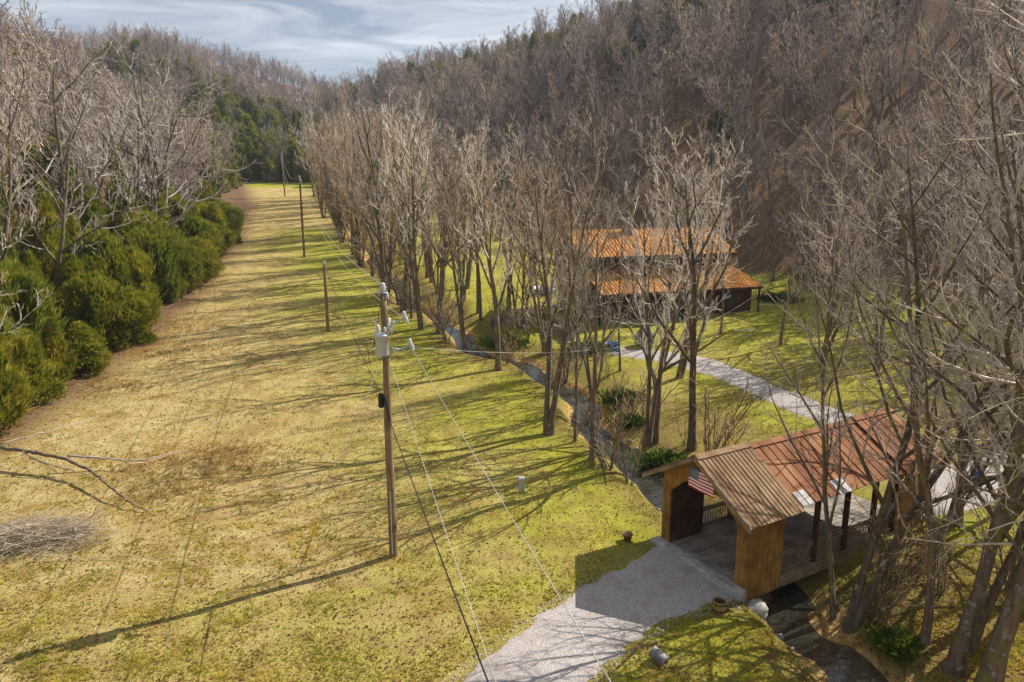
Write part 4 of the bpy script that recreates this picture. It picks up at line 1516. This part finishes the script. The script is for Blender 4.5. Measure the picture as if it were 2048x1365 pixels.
sets = {'l': T_LOW, 'f': T_FINE, 'u': T_UP, 'w': T_WIDE, 'b': T_BRUSH}
for (u, v, hs, st, k_, rz, ln, wd, lab) in near_trees:
    q_ = ground(u, v)
    put('bare_tree', sets[st][k_ % len(sets[st])], q_.x, q_.y, hs, rz, lab, 'tree', None, ln, wd, 13 if st == 'b' else 16)
for (x_, y_, hs, st_, k_, rz, ln, wd, lab) in (
        (-39.3, 78, 28.5, 'w', 0, 2.5, (0, 0), .95, 'great round-crowned grey tree rising out of the cedar thicket'),
        (-43.2, 76, 23, 'w', 3, .5, (0, 0), .8, 'tall forking grey tree beside the great round-crowned one'),
        (-44.0, 68, 24, 'w', 1, 1.5, (0, .02), .8, 'dark-trunked tall tree standing in the middle of the cedar thicket'),
        (-41.0, 58.5, 20, 'w', 2, 4.2, (0, 0), .85, 'low-forking dark-limbed tree among the cedars'),
        (-41.2, 54, 21, 'u', 3, .9, (0, 0), 1.1, 'grey twin tree at the near end of the cedar thicket'),
        (-46.5, 90, 22, 'w', 1, 3.9, (0, .04), .8, 'fine-twigged grey tree behind the far cedars of the thicket'),
        (-50.0, 84, 23, 'u', 0, 3.1, (0, 0), 1.1, 'tall straight grey tree between cedars and hillside road')):
    put('bare_tree', sets[st_][k_], x_, y_, hs, rz, lab, 'tree', None, ln, wd)
# two trees just outside the frame whose limbs hang into it
put('bare_tree', T_WIDE[2], -33.5, 39.0, 14, 2.2, 'white-twigged tree drooping over the cedars at the picture edge', 'tree', None, (0, .18), .9)
put('bare_tree', T_LOW[0], 16.6, 17.4, 17, 1.1, 'bare tree whose silvery twigs arch over the creek', 'tree', None, (0, -.12), .9)

for (x_, y_, hs, st_, k_, rz, ln, wd, lab) in (
        (18.6, 22.5, 20, 'f', 1, .4, (0, -.03), .9, 'tall spreading bare tree behind the largest leaning lichen-covered one'),
        (20.5, 29.0, 18, 'l', 0, .9, (0, -.04), .9, 'low-branched bare tree on the grass past the leafy bank'),
        (12.6, 50.5, 17, 'u', 3, .9, (0, 0), .9, 'forked bare tree at the near edge of the lane to the house'),
        (3.0, 57.0, 17, 'w', 3, 1.9, (0, 0), .75, 'bare tree below the side deck of the mill house')):
    put('bare_tree', sets[st_][k_], x_, y_, hs, rz, lab, 'tree', None, ln, wd)

# the rows along the creek, walking upstream from the house
cs = np.concatenate([[0], np.cumsum(np.linalg.norm(np.diff(CREEK, axis=0), axis=1))])
g_ = np.random.default_rng(5)
ct_ = np.gradient(CREEK, axis=0)
ct_ /= np.linalg.norm(ct_, axis=1)[:, None]
s0 = cs[np.argmin(np.abs(CREEK[:, 1] - 62))]
ORD = 'first second third fourth fifth sixth seventh eighth ninth tenth eleventh twelfth thirteenth fourteenth fifteenth sixteenth seventeenth eighteenth nineteenth twentieth'.split()
ORD += ['twenty-' + o_ for o_ in ORD[:9]] + ['thirtieth'] + ['thirty-' + o_ for o_ in ORD[:9]]
row = {1: 0, -1: 0}
s_ = s0
while s_ < cs[-1] - 6:
    px_, py_ = np.interp(s_, cs, CREEK[:, 0]), np.interp(s_, cs, CREEK[:, 1])
    tx, ty = np.interp(s_, cs, ct_[:, 0]), np.interp(s_, cs, ct_[:, 1])
    for side_, lab in ((1, 'meadow bank'), (-1, 'wooded bank')):
        if g_.uniform() < (.62 if side_ == 1 else .9):
            o_ = g_.uniform(2.0, 3.6) if side_ == 1 else g_.uniform(2.6, 7)
            X_, Y_ = px_ - ty * o_ * side_ + g_.normal(0, .4), py_ + tx * o_ * side_
            if row[side_] < len(ORD):
                br_ = g_.uniform() < .5
                put('bare_tree', (T_BRUSH[g_.integers(3)] if br_ else T_UP[g_.integers(4)]), X_, Y_, g_.uniform(12.5, 17.5) if br_ else g_.uniform(15.5, 20.5), g_.uniform(0, 6.28),
                    f'{ORD[row[side_]]} creekside tree up the {lab} from the mill house' + (', brushy and orange-twigged' if br_ else ', bare and upright'),
                    'tree', 'bare trees lining the creek', (g_.normal(0, .04), g_.normal(0, .04)), g_.uniform(.75, 1.05), 13 if br_ else 16)
                row[side_] += 1
    s_ += g_.uniform(2.6, 4.4) * (1 + .004 * max(py_ - 60, 0))

# ------------------------------------------------------------------ the cedar thicket and the woods
g_ = np.random.default_rng(21)
ced = []
for row_, (off, ymin, ymax, st) in enumerate(((.9, 38, 112, 2.9), (4.0, 36, 112, 3.3), (7.6, 34, 108, 3.7), (11.6, 34, 100, 4.6))):
    y = ymin
    while y < ymax:
        o_ = off + g_.normal(0, .55)
        ced.append((xleft(y) - o_, y + g_.normal(0, .4), row_))
        y += st * g_.uniform(.75, 1.3) * (1 + max(y - 70, 0) * .006)
CED_LAB = {0: 'low olive-green cedar on the front edge of the thicket along the meadow',
           1: 'olive-green cedar in the second rank of the thicket along the meadow',
           2: 'cedar packed in the middle of the thicket along the meadow',
           3: 'taller cedar at the back of the thicket near the hillside road'}
for x_, y_, r_ in ced:
    k_ = g_.choice(4, p=[.32, .23, .24, .21])
    if g_.uniform() < .10:
        continue
    hs = g_.uniform(3.6, 7.0) if r_ == 0 else g_.uniform(4.8, 9.2)
    if r_ >= 2 and g_.uniform() < .6:
        k_ = (1, 3)[g_.integers(2)]
        hs = g_.uniform(7.5, 11.5)
    bh = (6, 6.5, 5.2, 7)[k_]
    put('cedar_tree', T_CEDAR[k_], x_, y_, hs, g_.uniform(0, 6.28), CED_LAB[r_], 'tree', 'cedars in the thicket by the meadow', (g_.normal(0, .05), g_.normal(0, .05)), g_.uniform(.85, 1.45) * 6.0 / hs, bh)
for x_, y_ in ((xleft(196) - 1, 196.), (xleft(190) - 4, 190.), (xleft(183) - 2.5, 183.)):
    put('cedar_tree', T_CEDAR[1], x_, y_, 6, g_.uniform(0, 6), 'bushy cedar jutting into the head of the meadow', 'tree', 'cedars at the head of the meadow', (0, 0), 1.2, 6.5)

NEAR_XY = np.array([(t_[0], t_[1]) for t_ in TREES_AT])
HOUSE_C = np.array(hw_(8.5, 5, 0)[:2])


def open_ground(x, y):
    """no woodland here: meadow, lawn, creek, house, road"""
    dl_o = xleft(y) - x
    dr_o = x - xtoe(y)
    if y > 212:
        return False
    if dr_o > 1.5:
        return False
    if dl_o > 4.5:
        if dl_o < 15 and y < 104:
            return True             # cedars stand here
        if 16.2 < dl_o < 21.8 and y < 150:
            return True             # road
        return False
    return True


cand = []
y = -60.0
while y < 560:
    st = 4.3 if y < 130 else (4.4 if y < 340 else 6.0)
    for x in np.arange(-330, 190, st):
        X_, Y_ = x + g_.uniform(-.45, .45) * st, y + g_.uniform(-.45, .45) * st
        if open_ground(X_, Y_):
            continue
        if X_ > xtoe(Y_) and Y_ < 150 and g_.uniform() < .5:
            continue
        if X_ > xtoe(Y_) and 150 <= Y_ < 245 and g_.uniform() < .3:
            continue
        if Y_ < 20 and X_ < 30:
            continue
        cand.append((X_, Y_))
    y += st
cand = np.array(cand)
cz = zt(cand[:, 0], cand[:, 1])
top = np.stack([cand[:, 0], cand[:, 1], cz + 15], 1)
u_, v_, d_ = project(top)
ub, vb, db = project(np.stack([cand[:, 0], cand[:, 1], cz], 1))
inframe = (d_ > 5) & (u_ > -160) & (u_ < 2210) & (vb > -20) & (v_ < 1365)
shade = (cand[:, 0] > 30) & (cand[:, 0] < 125) & (cand[:, 1] > -45) & (cand[:, 1] < 110)
keep = inframe | shade
cand, cz, u_, v_, d_, inframe = cand[keep], cz[keep], u_[keep], v_[keep], d_[keep], inframe[keep]
# hidden ones behind the crests need not stand: simple line-of-sight test against the bare land
T_ = np.linspace(.12, .97, 34)
px_ = cand[:, 0][:, None] * T_
py_ = cand[:, 1][:, None] * T_
pz_ = H + (cz + 16 - H)[:, None] * T_
vis = (base_z(px_, py_) < pz_ + .5).all(1)
keep = vis | ~inframe
cand, cz, u_, v_, d_, inframe = cand[keep], cz[keep], u_[keep], v_[keep], d_[keep], inframe[keep]


def is_evergreen(x, y, z):
    dlo, dro = xleft(y) - x, x - xtoe(y)
    n_ = math.sin(x * .13 + 2 * math.sin(y * .06)) * math.sin(y * .11 + 1.1)
    if y > 400:
        return g_.uniform() < .06
    if y > 332:
        return g_.uniform() < .10
    if y > 212 and dro < 12:
        if -125 < x < -55:
            return g_.uniform() < (.75 if y < 226 else (.9 if y < 285 else .4))
        return g_.uniform() < .25
    if dlo > 0:
        return g_.uniform() < (.45 if n_ > .1 else .15)
    if z > 48:
        return g_.uniform() < .38
    return g_.uniform() < (.10 if n_ > .5 else .012)


order = np.argsort(d_ + (~inframe) * 1e4)
n_bare = sum(1 for o in COL.objects if o.name.split('.')[0] == 'bare_tree')
n_ever = 0
far_pts = []


def zone(x, y, u):
    dlo = xleft(y) - x
    if dlo > 0:
        if y < 60:
            return 'grey bare tree on the rusty leaf slope at the near end of the cedar thicket'
        if y < 100:
            return 'grey bare tree on the sunlit slope uphill of the hillside road'
        if y < 160:
            return 'grey bare tree on the sunlit slope beyond the cedar thicket'
        return 'grey bare tree on the sunlit hillside near the head of the meadow'
    if y > 205:
        return 'bare tree in the shaded belt closing off the head of the meadow'
    if u > 1650:
        return 'bare tree on the dark leaf-strewn slope above the gravel yard' if y < 55 else 'bare tree on the dark slope between the yard and the house lawn'
    if u > 1150:
        return 'pinkish-grey bare tree on the steep slope right behind the mill house' if y < 125 else 'pinkish-grey bare tree high on the slope over the mill house roof'
    if u > 850:
        return 'brownish bare tree on the wooded slope beyond the stone wall lawn' if y < 150 else 'brownish bare tree high on the wooded slope beyond the stone wall lawn'
    return 'brownish bare tree at the foot of the wooded slope along the upper creek'


for i in order:
    x, y = cand[i]
    z = cz[i]
    ev = is_evergreen(x, y, z)
    if not ev and inframe[i] and n_bare < 296 and d_[i] < 210:
        if np.min(np.hypot(NEAR_XY[:, 0] - x, NEAR_XY[:, 1] - y)) < 2.2:
            continue
        n_bare += 1
        put('bare_tree', T_MID[g_.integers(5)], x, y, g_.choice([g_.uniform(7, 11), g_.uniform(12, 16), g_.uniform(14, 19)], p=[.2, .45, .35]) * (1.15 if x > xtoe(y) else 1.05), g_.uniform(0, 6.28), zone(x, y, u_[i]), 'tree', 'bare hardwoods covering the slopes',
            (g_.normal(0, .06), g_.normal(0, .06)), g_.uniform(.85, 1.15), 15)
    elif ev and inframe[i] and n_ever < 130 and d_[i] < 340:
        n_ever += 1
        k_ = g_.integers(3)
        o_ = bpy.data.objects.new('evergreen_tree', T_PINE[k_])
        COL.objects.link(o_)
        o_.location = (x, y, z - .1)
        s__ = g_.uniform(.75, 1.2) * (.8 if y < 160 else 1.0)
        o_.scale = (s__ * 1.05, s__ * 1.05, s__)
        o_.rotation_euler = (g_.normal(0, .04), g_.normal(0, .04), g_.uniform(0, 6.28))
        lab = ('dark evergreen on the wooded slope over the creek' if x > xtoe(y) and y < 235 else
               'olive evergreen in the stand closing the head of the valley' if y > 205 else 'olive evergreen among bare trees on the sunlit hillside')
        tag(o_, lab, 'tree', 'evergreens scattered over the slopes')
    else:
        far_pts.append((x, y, z - .1, (4 + g_.integers(3)) if ev else g_.integers(4), g_.uniform(0, 6.28), g_.choice([g_.uniform(.5, .75), g_.uniform(.75, 1.2)], p=[.25, .75])))


def scatter(name, pts, srcs, tilt=.06):
    """one object: a point per plant, each drawn by the geometry nodes as one of the source meshes"""
    pts = np.array(pts, float)
    me_ = bpy.data.meshes.new(name)
    me_.vertices.add(len(pts))
    me_.vertices.foreach_set('co', np.ascontiguousarray(pts[:, :3], np.float32).ravel())
    for nm, ty, col_ in (('pick', 'INT', 3), ('turn', 'FLOAT', 4), ('size', 'FLOAT', 5)):
        at_ = me_.attributes.new(nm, ty, 'POINT')
        at_.data.foreach_set('value', pts[:, col_].astype(np.int32 if ty == 'INT' else np.float32))
    ob = bpy.data.objects.new(name, me_)
    COL.objects.link(ob)
    cl_ = bpy.data.collections.new(name + '_kinds')
    for i_, sm in enumerate(srcs):
        so_ = bpy.data.objects.new(f'{name}_kind_{i_:02d}', sm)
        cl_.objects.link(so_)
    gt_ = bpy.data.node_groups.new(name, 'GeometryNodeTree')
    gt_.interface.new_socket('Geometry', in_out='INPUT', socket_type='NodeSocketGeometry')
    gt_.interface.new_socket('Geometry', in_out='OUTPUT', socket_type='NodeSocketGeometry')
    N_ = gt_.nodes.new
    gi, go = N_('NodeGroupInput'), N_('NodeGroupOutput')
    ci = N_('GeometryNodeCollectionInfo')
    ci.inputs['Collection'].default_value = cl_
    ci.inputs['Separate Children'].default_value = True
    ci.inputs['Reset Children'].default_value = True
    ip = N_('GeometryNodeInstanceOnPoints')
    ip.inputs['Pick Instance'].default_value = True

    def at(nm, ty):
        a_ = N_('GeometryNodeInputNamedAttribute')
        a_.data_type = ty
        a_.inputs['Name'].default_value = nm
        return a_.outputs['Attribute']
    cx = N_('ShaderNodeCombineXYZ')
    L_ = gt_.links.new
    L_(at('turn', 'FLOAT'), cx.inputs[2])
    L_(gi.outputs[0], ip.inputs['Points'])
    L_(ci.outputs[0], ip.inputs['Instance'])
    L_(at('pick', 'INT'), ip.inputs['Instance Index'])
    L_(cx.outputs[0], ip.inputs['Rotation'])
    L_(at('size', 'FLOAT'), ip.inputs['Scale'])
    L_(ip.outputs[0], go.inputs[0])
    md = ob.modifiers.new('scatter', 'NODES')
    md.node_group = gt_
    return ob


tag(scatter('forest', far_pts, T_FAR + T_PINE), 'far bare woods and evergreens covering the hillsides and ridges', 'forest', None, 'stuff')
print('bare', n_bare, 'ever', n_ever, 'forest', len(far_pts), 'cedars', len(ced))

# ------------------------------------------------------------------ undergrowth, brush, grass, leaves
g_ = np.random.default_rng(77)
sp_pts = []
s_ = 4.0
while s_ < cs[-1] - 4:
    px_, py_ = np.interp(s_, cs, CREEK[:, 0]), np.interp(s_, cs, CREEK[:, 1])
    tx, ty = np.interp(s_, cs, ct_[:, 0]), np.interp(s_, cs, ct_[:, 1])
    if py_ > 29:
        for side_ in (1, -1):
            near_br = abs(py_ - 26.5) < 3.5
            if g_.uniform() < (.25 if (side_ == 1 and py_ < 45) else .75) and not (near_br and side_ == 1):
                o_ = g_.uniform(1.6, 2.6) if side_ == 1 else g_.uniform(1.7, 4.2)
                X_, Y_ = px_ - ty * o_ * side_, py_ + tx * o_ * side_
                lx = (X_ - BO.x) * A[0] + (Y_ - BO.y) * A[1]
                ly = -(X_ - BO.x) * A[1] + (Y_ - BO.y) * A[0]
                if -1 < lx < BL + 1 and -BW - .6 < ly < .6:
                    continue
                sp_pts.append((X_, Y_, 'meadow side' if side_ == 1 else 'wooded side'))
    s_ += g_.uniform(1.6, 3.4)
for u, v in ((1745, 1240), (1770, 1180), (1880, 1190), (1860, 1120), (2010, 1180)):
    q_ = ground(u, v)
    sp_pts.append((q_.x, q_.y, 'leafy bank past the bridge'))
for X_, Y_, sd_ in sp_pts[:150]:
    put('sapling', T_SAP[g_.integers(3)], X_, Y_, g_.uniform(1.6, 4.6), g_.uniform(0, 6.28),
        'thin brushy saplings on the leafy bank past the bridge' if sd_.startswith('leafy') else f'thin brushy sapling clump at the water edge on the {sd_} of the creek',
        'sapling', 'saplings along the creek', (g_.normal(0, .12), g_.normal(0, .12)), g_.uniform(.8, 1.3), 4.2)

# leafy green clumps on the banks
for u, v, rr_, lab in ((1250, 800, 1.3, 'bright green leafy bush on the creek bank across from the twin-stemmed tree'),
                       (1262, 845, 1.0, 'dark ivy mound on the bank just above the brown pool'),
                       (1330, 925, 1.2, 'dark leafy bush at the water behind the bridge gable'),
                       (1010, 690, 1.6, 'dark green ivy bank below the stone wall'),
                       (1180, 700, 1.4, 'dark green bush under the side deck'),
                       (1640, 560, 1.8, 'low green bush on the lawn beyond the porch end'),
                       (1555, 600, 1.6, 'green bush at the corner of the mill house porch'),
                       (1800, 1290, .7, 'green bramble at the foot of the dark forked tree')):
    q_ = ground(u, v)
    n_ = int(1100 * rr_)
    C_ = g_.normal(0, 1, (n_, 3)) * np.array([.62, .5, .20]) * rr_
    C_[:, 2] = np.abs(C_[:, 2])
    D_ = C_ / (np.linalg.norm(C_, axis=1, keepdims=True) + .1) + np.array([0, 0, .6])
    V_, F_ = sprays(g_, C_, D_, np.full(n_, .20), np.full(n_, .12), 3)
    tag(link_mesh('bush', raw_mesh('bush', V_, F_, M_IVY), None, q_ - Vector((0, 0, .1))), lab, 'bush')


def limb(pts, r0, r1, n=24, wig=.045):
    P_ = resample([tuple(p_) for p_ in pts], .25)
    P_ = P_ + g_.normal(0, wig, P_.shape) * .5
    return P_, np.linspace(r0, r1, len(P_))


# the fallen limb lying in from the side
fb = empty('fallen_limb', ground(100, 905), 0, 'long grey fallen tree limb lying across the tan grass below the cedars', 'fallen limb')
o0 = Vector(fb.location)


def gp(u, v, dz=0.0):
    return np.array(ground(u, v, dz) - o0)


for nm, pts, r0_, r1_ in (
        ('trunk', [gp(-160, 865, 1.2), gp(-60, 885, 1.1), gp(0, 893, 1.0), gp(60, 905, .95), gp(135, 911, .85), gp(185, 940, .7), gp(225, 978, .5), gp(258, 1010, .3), gp(292, 1022, .06)], .16, .035),
        ('branch', [gp(135, 911, .85), gp(200, 911, .7), gp(255, 930, .35), gp(300, 918, .3), gp(372, 899, .25)], .07, .02),
        ('branch', [gp(0, 888, 1.1), gp(60, 873, 1.2), gp(110, 858, 1.2), gp(200, 836, 1.0), gp(246, 812, 1.0)], .045, .012),
        ('branch', [gp(45, 905, .9), gp(75, 922, .6), gp(118, 944, .25)], .045, .012),
        ('branch', [gp(60, 915, .8), gp(120, 938, .5), gp(180, 950, .35)], .04, .012),
        ('branch', [gp(255, 930, .35), gp(300, 925, .2), gp(350, 905, .3)], .03, .01)):
    P_, r_ = limb(pts, r0_, r1_)
    MB().tube(P_, r_, 7).build(nm, M_BARK if nm == 'trunk' else M_DEADTWIG, fb, True)

# the brush pile
q_ = ground(85, 1085)
n_ = 520
k_ = 6
S = np.stack([g_.choice([-2.3, -.7, .9], n_) + g_.normal(0, .75, n_), g_.normal(0, .62, n_), np.zeros(n_)], 1)
S[:, 1] += .35 * np.sin(S[:, 0] * 1.7)
S[:, 2] = .05 + g_.uniform(0, 1.15, n_) * np.exp(-(S[:, 0] / 2.2) ** 2 - (S[:, 1] / 1.3) ** 2)
az = np.where(g_.uniform(size=n_) < .75, g_.normal(R(16), .45, n_), g_.uniform(0, 3.14, n_))
ln = g_.choice([1.0, 2.0, 3.6], n_, p=[.4, .4, .2]) * g_.uniform(.7, 1.2, n_)
t_ = np.linspace(-.5, .5, k_)
bend = g_.normal(0, .45, n_)
Pb = np.zeros((n_, k_, 3))
dx, dy = np.cos(az), np.sin(az)
tilt = g_.normal(.03, .24, n_)
for j, t in enumerate(t_):
    Pb[:, j, 0] = S[:, 0] + dx * ln * t - dy * bend * (t * t) * 4 * .5
    Pb[:, j, 1] = S[:, 1] + dy * ln * t + dx * bend * (t * t) * 4 * .5
    Pb[:, j, 2] = np.maximum(S[:, 2] + tilt * ln * t + g_.normal(0, .02, n_), .02)
rb = g_.choice([.007, .011, .02], n_, p=[.5, .38, .12])[:, None] * np.linspace(1.2, .5, k_)[None]
V1, F1 = tubes_np(Pb, rb, 4)
L1, R1 = grow(g_, Pb, rb, 2, .2, .9, .4, .5, .0, 4, .6, .005, .15)
V2, F2 = tubes_np(L1, R1, 3)
bp_ = empty('brush_pile', q_, 0, 'low heaped pile of cut grey brush on the tan grass', 'brush pile')
link_mesh('twigs', raw_mesh('twigs', np.concatenate([V1, V2]), np.concatenate([F1, F2 + len(V1)]), M_DEADTWIG, True), bp_)
for i_, (a0_, l_, x_, y_) in enumerate(((R(-24), 2.4, .5, .35), (R(6), 2.6, 1.3, .0), (R(-3), 1.6, 1.7, -.12), (R(28), 2.2, .9, -.55), (R(55), 1.3, 1.45, .4))):
    pts = [(x_ + math.cos(a0_) * l_ * t, y_ + math.sin(a0_) * l_ * t, .45 + .12 * math.sin(3 * t + i_) + .15 * t) for t in np.linspace(-.5, .5, 7)]
    MB().tube(pts, np.linspace(.035, .015, 7), 6).build('stick', M_DEADTWIG, bp_, True)

# grass: blades over the near meadow and lawns; dead leaves; dry weeds
def meadow_points(n, ymin, ymax, seed):
    g2 = np.random.default_rng(seed)
    u = g2.uniform(-330, 2380, n)
    dep = 1 / g2.uniform(1 / ymax, 1 / ymin, n)
    x = (u - 1024) / 1365 * dep
    return x, dep


def off_gravel(x, y):
    lx = (x - BO.x) * A[0] + (y - BO.y) * A[1]
    ly = -(x - BO.x) * A[1] + (y - BO.y) * A[0]
    ok = ~((lx > -.8) & (lx < BL + 1) & (ly > -BW - .4) & (ly < .4))
    for Lf, Rt in ((dl_, dr_), (lane_l, lane_r), (park_l, park_r)):
        mid = (resample(Lf, .2), resample(Rt, .2))
        n_ = 40
        a_ = np.stack([np.interp(np.linspace(0, 1, n_), np.linspace(0, 1, len(mid[0])), mid[0][:, k]) for k in (0, 1)], 1)
        b_ = np.stack([np.interp(np.linspace(0, 1, n_), np.linspace(0, 1, len(mid[1])), mid[1][:, k]) for k in (0, 1)], 1)
        c_ = (a_ + b_) / 2
        hw2 = np.linalg.norm(a_ - b_, axis=1) / 2
        dd = np.full(x.shape, 1e9)
        for c1, h1 in zip(c_, hw2):
            dd = np.minimum(dd, np.hypot(x - c1[0], y - c1[1]) / h1)
        ok &= dd > .9 + .0 * x
    return ok


x, y = meadow_points(120000, 15, 80, 3)
dcx, sdx = line_dist(x, y, CREEK)
ok = (dcx > 1.9) & (x > xleft(y) + 1) & (x < xtoe(y) - 1) & off_gravel(x, y)
clump = np.sin(x * 1.1 + 2 * np.sin(y * .7)) * np.sin(y * 1.3 + 1.5 * np.sin(x * .9)) + g_.normal(0, .5, len(x))
ok &= clump > -.35
x, y, clump = x[ok], y[ok], clump[ok]
z = zt(x, y)
C_ = np.stack([x, y, z - .01], 1)
D_ = np.stack([g_.normal(0, .5, len(x)), g_.normal(0, .5, len(x)), np.ones(len(x))], 1)
hgt = (.05 + .05 * np.clip(clump, 0, 1.5)) * g_.uniform(.6, 1.5, len(x)) * (1 + y / 90)
V_, F_ = sprays(g_, C_, D_, hgt, np.full(len(x), .022) * (1 + y / 40), 4)
k2 = g_.integers(0, len(x), 9000)
lump = np.sin(x[k2] * .8 + 3 * np.sin(y[k2] * .5)) * np.sin(y[k2] * .9 + 2 * np.sin(x[k2] * .6)) > .25
k2 = k2[lump]
off_ = np.concatenate([np.stack([x[k2] + g_.normal(0, .09, len(k2)), y[k2] + g_.normal(0, .09, len(k2))], 1) for _ in range(4)])
C2 = np.concatenate([off_, zt(off_[:, 0], off_[:, 1])[:, None] - .01], 1)
D2 = np.stack([g_.normal(0, .45, len(C2)), g_.normal(0, .45, len(C2)), np.ones(len(C2))], 1)
V2, F2 = sprays(g_, C2, D2, g_.uniform(.09, .2, len(C2)), np.full(len(C2), .028), 4)
V_, F_ = np.concatenate([V_, V2]), np.concatenate([F_, F2 + len(V_)])
tag(link_mesh('grass', raw_mesh('grass', V_, F_, M_GRASSBLADE)), 'short winter grass over the meadow and lawns', 'grass', None, 'stuff')

x, y = meadow_points(42000, 15, 95, 9)
dcx, sdx = line_dist(x, y, CREEK)
edge = np.exp(-np.abs(x - xleft(y) - .5) / 3.0)
bank = ((sdx < 0) & (y < 31) & (x > 9)) * .8
slope_ = (x > xtoe(y)) * .8
pr_ = np.clip(.38 + edge + bank + slope_ + .3 * np.exp(-((dcx - 2.5) / 1.2) ** 2), 0, 1)
ok = (g_.uniform(size=len(x)) < pr_) & (dcx > 1.3) & (x > xleft(y) - 5) & off_gravel(x, y)
x, y = x[ok], y[ok]
z = zt(x, y) + .02
n_ = len(x)
a_ = g_.uniform(0, 6.28, n_)
sz = g_.uniform(.03, .075, n_) * (1 + y / 120)
e1 = np.stack([np.cos(a_), np.sin(a_), g_.normal(0, .4, n_)], 1) * sz[:, None]
e2 = np.stack([-np.sin(a_), np.cos(a_), g_.normal(0, .4, n_)], 1) * sz[:, None] * .6
c_ = np.stack([x, y, z], 1)
V_ = np.stack([c_ - e1, c_ - e2, c_ + e1, c_ + e2], 1).reshape(-1, 3)
tag(link_mesh('fallen_leaves', raw_mesh('fallen_leaves', V_, np.arange(4 * n_).reshape(-1, 4), M_DEADLEAF)), 'brown dead leaves scattered over grass and banks', 'leaves', None, 'stuff')

# reddish dry weeds: patches in the tan grass and along the thicket
wp_ = []
for u, v, sx, sy, n_ in ((405, 925, 2.3, 1.3, 900), (330, 985, 1.4, .8, 300), (470, 905, 1.2, .7, 260), (300, 700, 3.0, 1.3, 700), (360, 655, 2.0, 1.0, 300), (220, 770, 2.0, .9, 350), (330, 640, 1.6, .8, 200)):
    q_ = ground(u, v)
    wp_.append(np.stack([q_.x + g_.normal(0, sx, n_), q_.y + g_.normal(0, sy, n_)], 1))
wp_ = np.concatenate(wp_)
C_ = np.concatenate([wp_, (zt(wp_[:, 0], wp_[:, 1]) - .02)[:, None]], 1)
D_ = np.stack([g_.normal(0, .55, len(wp_)), g_.normal(0, .55, len(wp_)), np.ones(len(wp_))], 1)
V_, F_ = sprays(g_, C_, D_, g_.uniform(.15, .42, len(wp_)), np.full(len(wp_), .028), 6)
tag(link_mesh('dry_weeds', raw_mesh('dry_weeds', V_, F_, M_STRAW)), 'reddish dry weeds in patches on the tan meadow', 'weeds', None, 'stuff')

# stones in the creek
m = MB()
n_ = 0
for i_ in range(170):
    s_ = g_.uniform(3, cs[-1] * .8)
    px_, py_ = np.interp(s_, cs, CREEK[:, 0]), np.interp(s_, cs, CREEK[:, 1])
    if not 14 < py_ < 80:
        continue
    tx, ty = np.interp(s_, cs, ct_[:, 0]), np.interp(s_, cs, ct_[:, 1])
    o_ = g_.choice([-1, 1]) * (1.0 + abs(g_.normal(.25, .25))) / np.interp(py_, [30, 50, 120], [1.0, 1.3, 1.45])
    X_, Y_ = px_ - ty * o_, py_ + tx * o_
    r_ = g_.uniform(.06, .22)
    m.rock((X_, Y_, zg(X_, Y_) + r_ * .25), (r_, r_ * g_.uniform(.7, 1.1), r_ * .6), i_, 0, 7, 5)
tag(m.build('creek_stones', M_STONE, None, True), 'small grey stones strewn along the creek bed', 'pebbles', None, 'stuff')

# ------------------------------------------------------------------ the air
hz = bpy.data.materials.new('valley_haze')
hz.use_nodes = True
q = hz.node_tree
q.nodes.clear()
o_ = q.nodes.new('ShaderNodeOutputMaterial')
vp = q.nodes.new('ShaderNodeVolumePrincipled')
vp.inputs['Color'].default_value = (.72, .82, 1.0, 1)
vp.inputs['Density'].default_value = .0002
vp.inputs['Anisotropy'].default_value = .2
q.links.new(vp.outputs[0], o_.inputs['Volume'])
zlo = float(ZZ.min()) - 1.0
tag(MB().box(-660, 440, -180, 925, zlo, 190).build('haze', hz), 'pale blue winter haze filling the valley', 'haze', None, 'stuff')
C.cycles.volume_bounces = 0

# loose stones strayed from the gravel into the verge
g_ = np.random.default_rng(99)
P_ = []
for Lf, Rt in ((dl_, dr_), (lane_l, lane_r)):
    for E_, O_ in ((resample(Lf, .15), resample(Rt, .15)), (resample(Rt, .15), resample(Lf, .15))):
        i_ = g_.integers(0, len(E_), 1100)
        P_.append(E_[i_] + g_.normal(0, .2, (1100, 2)))
P_ = np.concatenate(P_)
n_ = len(P_)
r_ = g_.uniform(.012, .04, n_)
zc = zt(P_[:, 0], P_[:, 1]) + .045
tet = np.array([[1, 0, -.3], [-.5, .87, -.3], [-.5, -.87, -.3], [.1, .1, .7]])
V_ = np.concatenate([P_, zc[:, None]], 1)[:, None] + tet[None] * (r_[:, None, None] * g_.uniform(.6, 1.4, (n_, 4, 1)))
F_ = (np.arange(n_) * 4)[:, None, None] + np.array([[0, 1, 3], [1, 2, 3], [2, 0, 3]])[None]
tag(link_mesh('loose_gravel', raw_mesh('loose_gravel', V_.reshape(-1, 3), F_.reshape(-1, 3), M_GRAVEL)), 'loose grey stones strayed along the gravel edges', 'gravel', None, 'stuff')
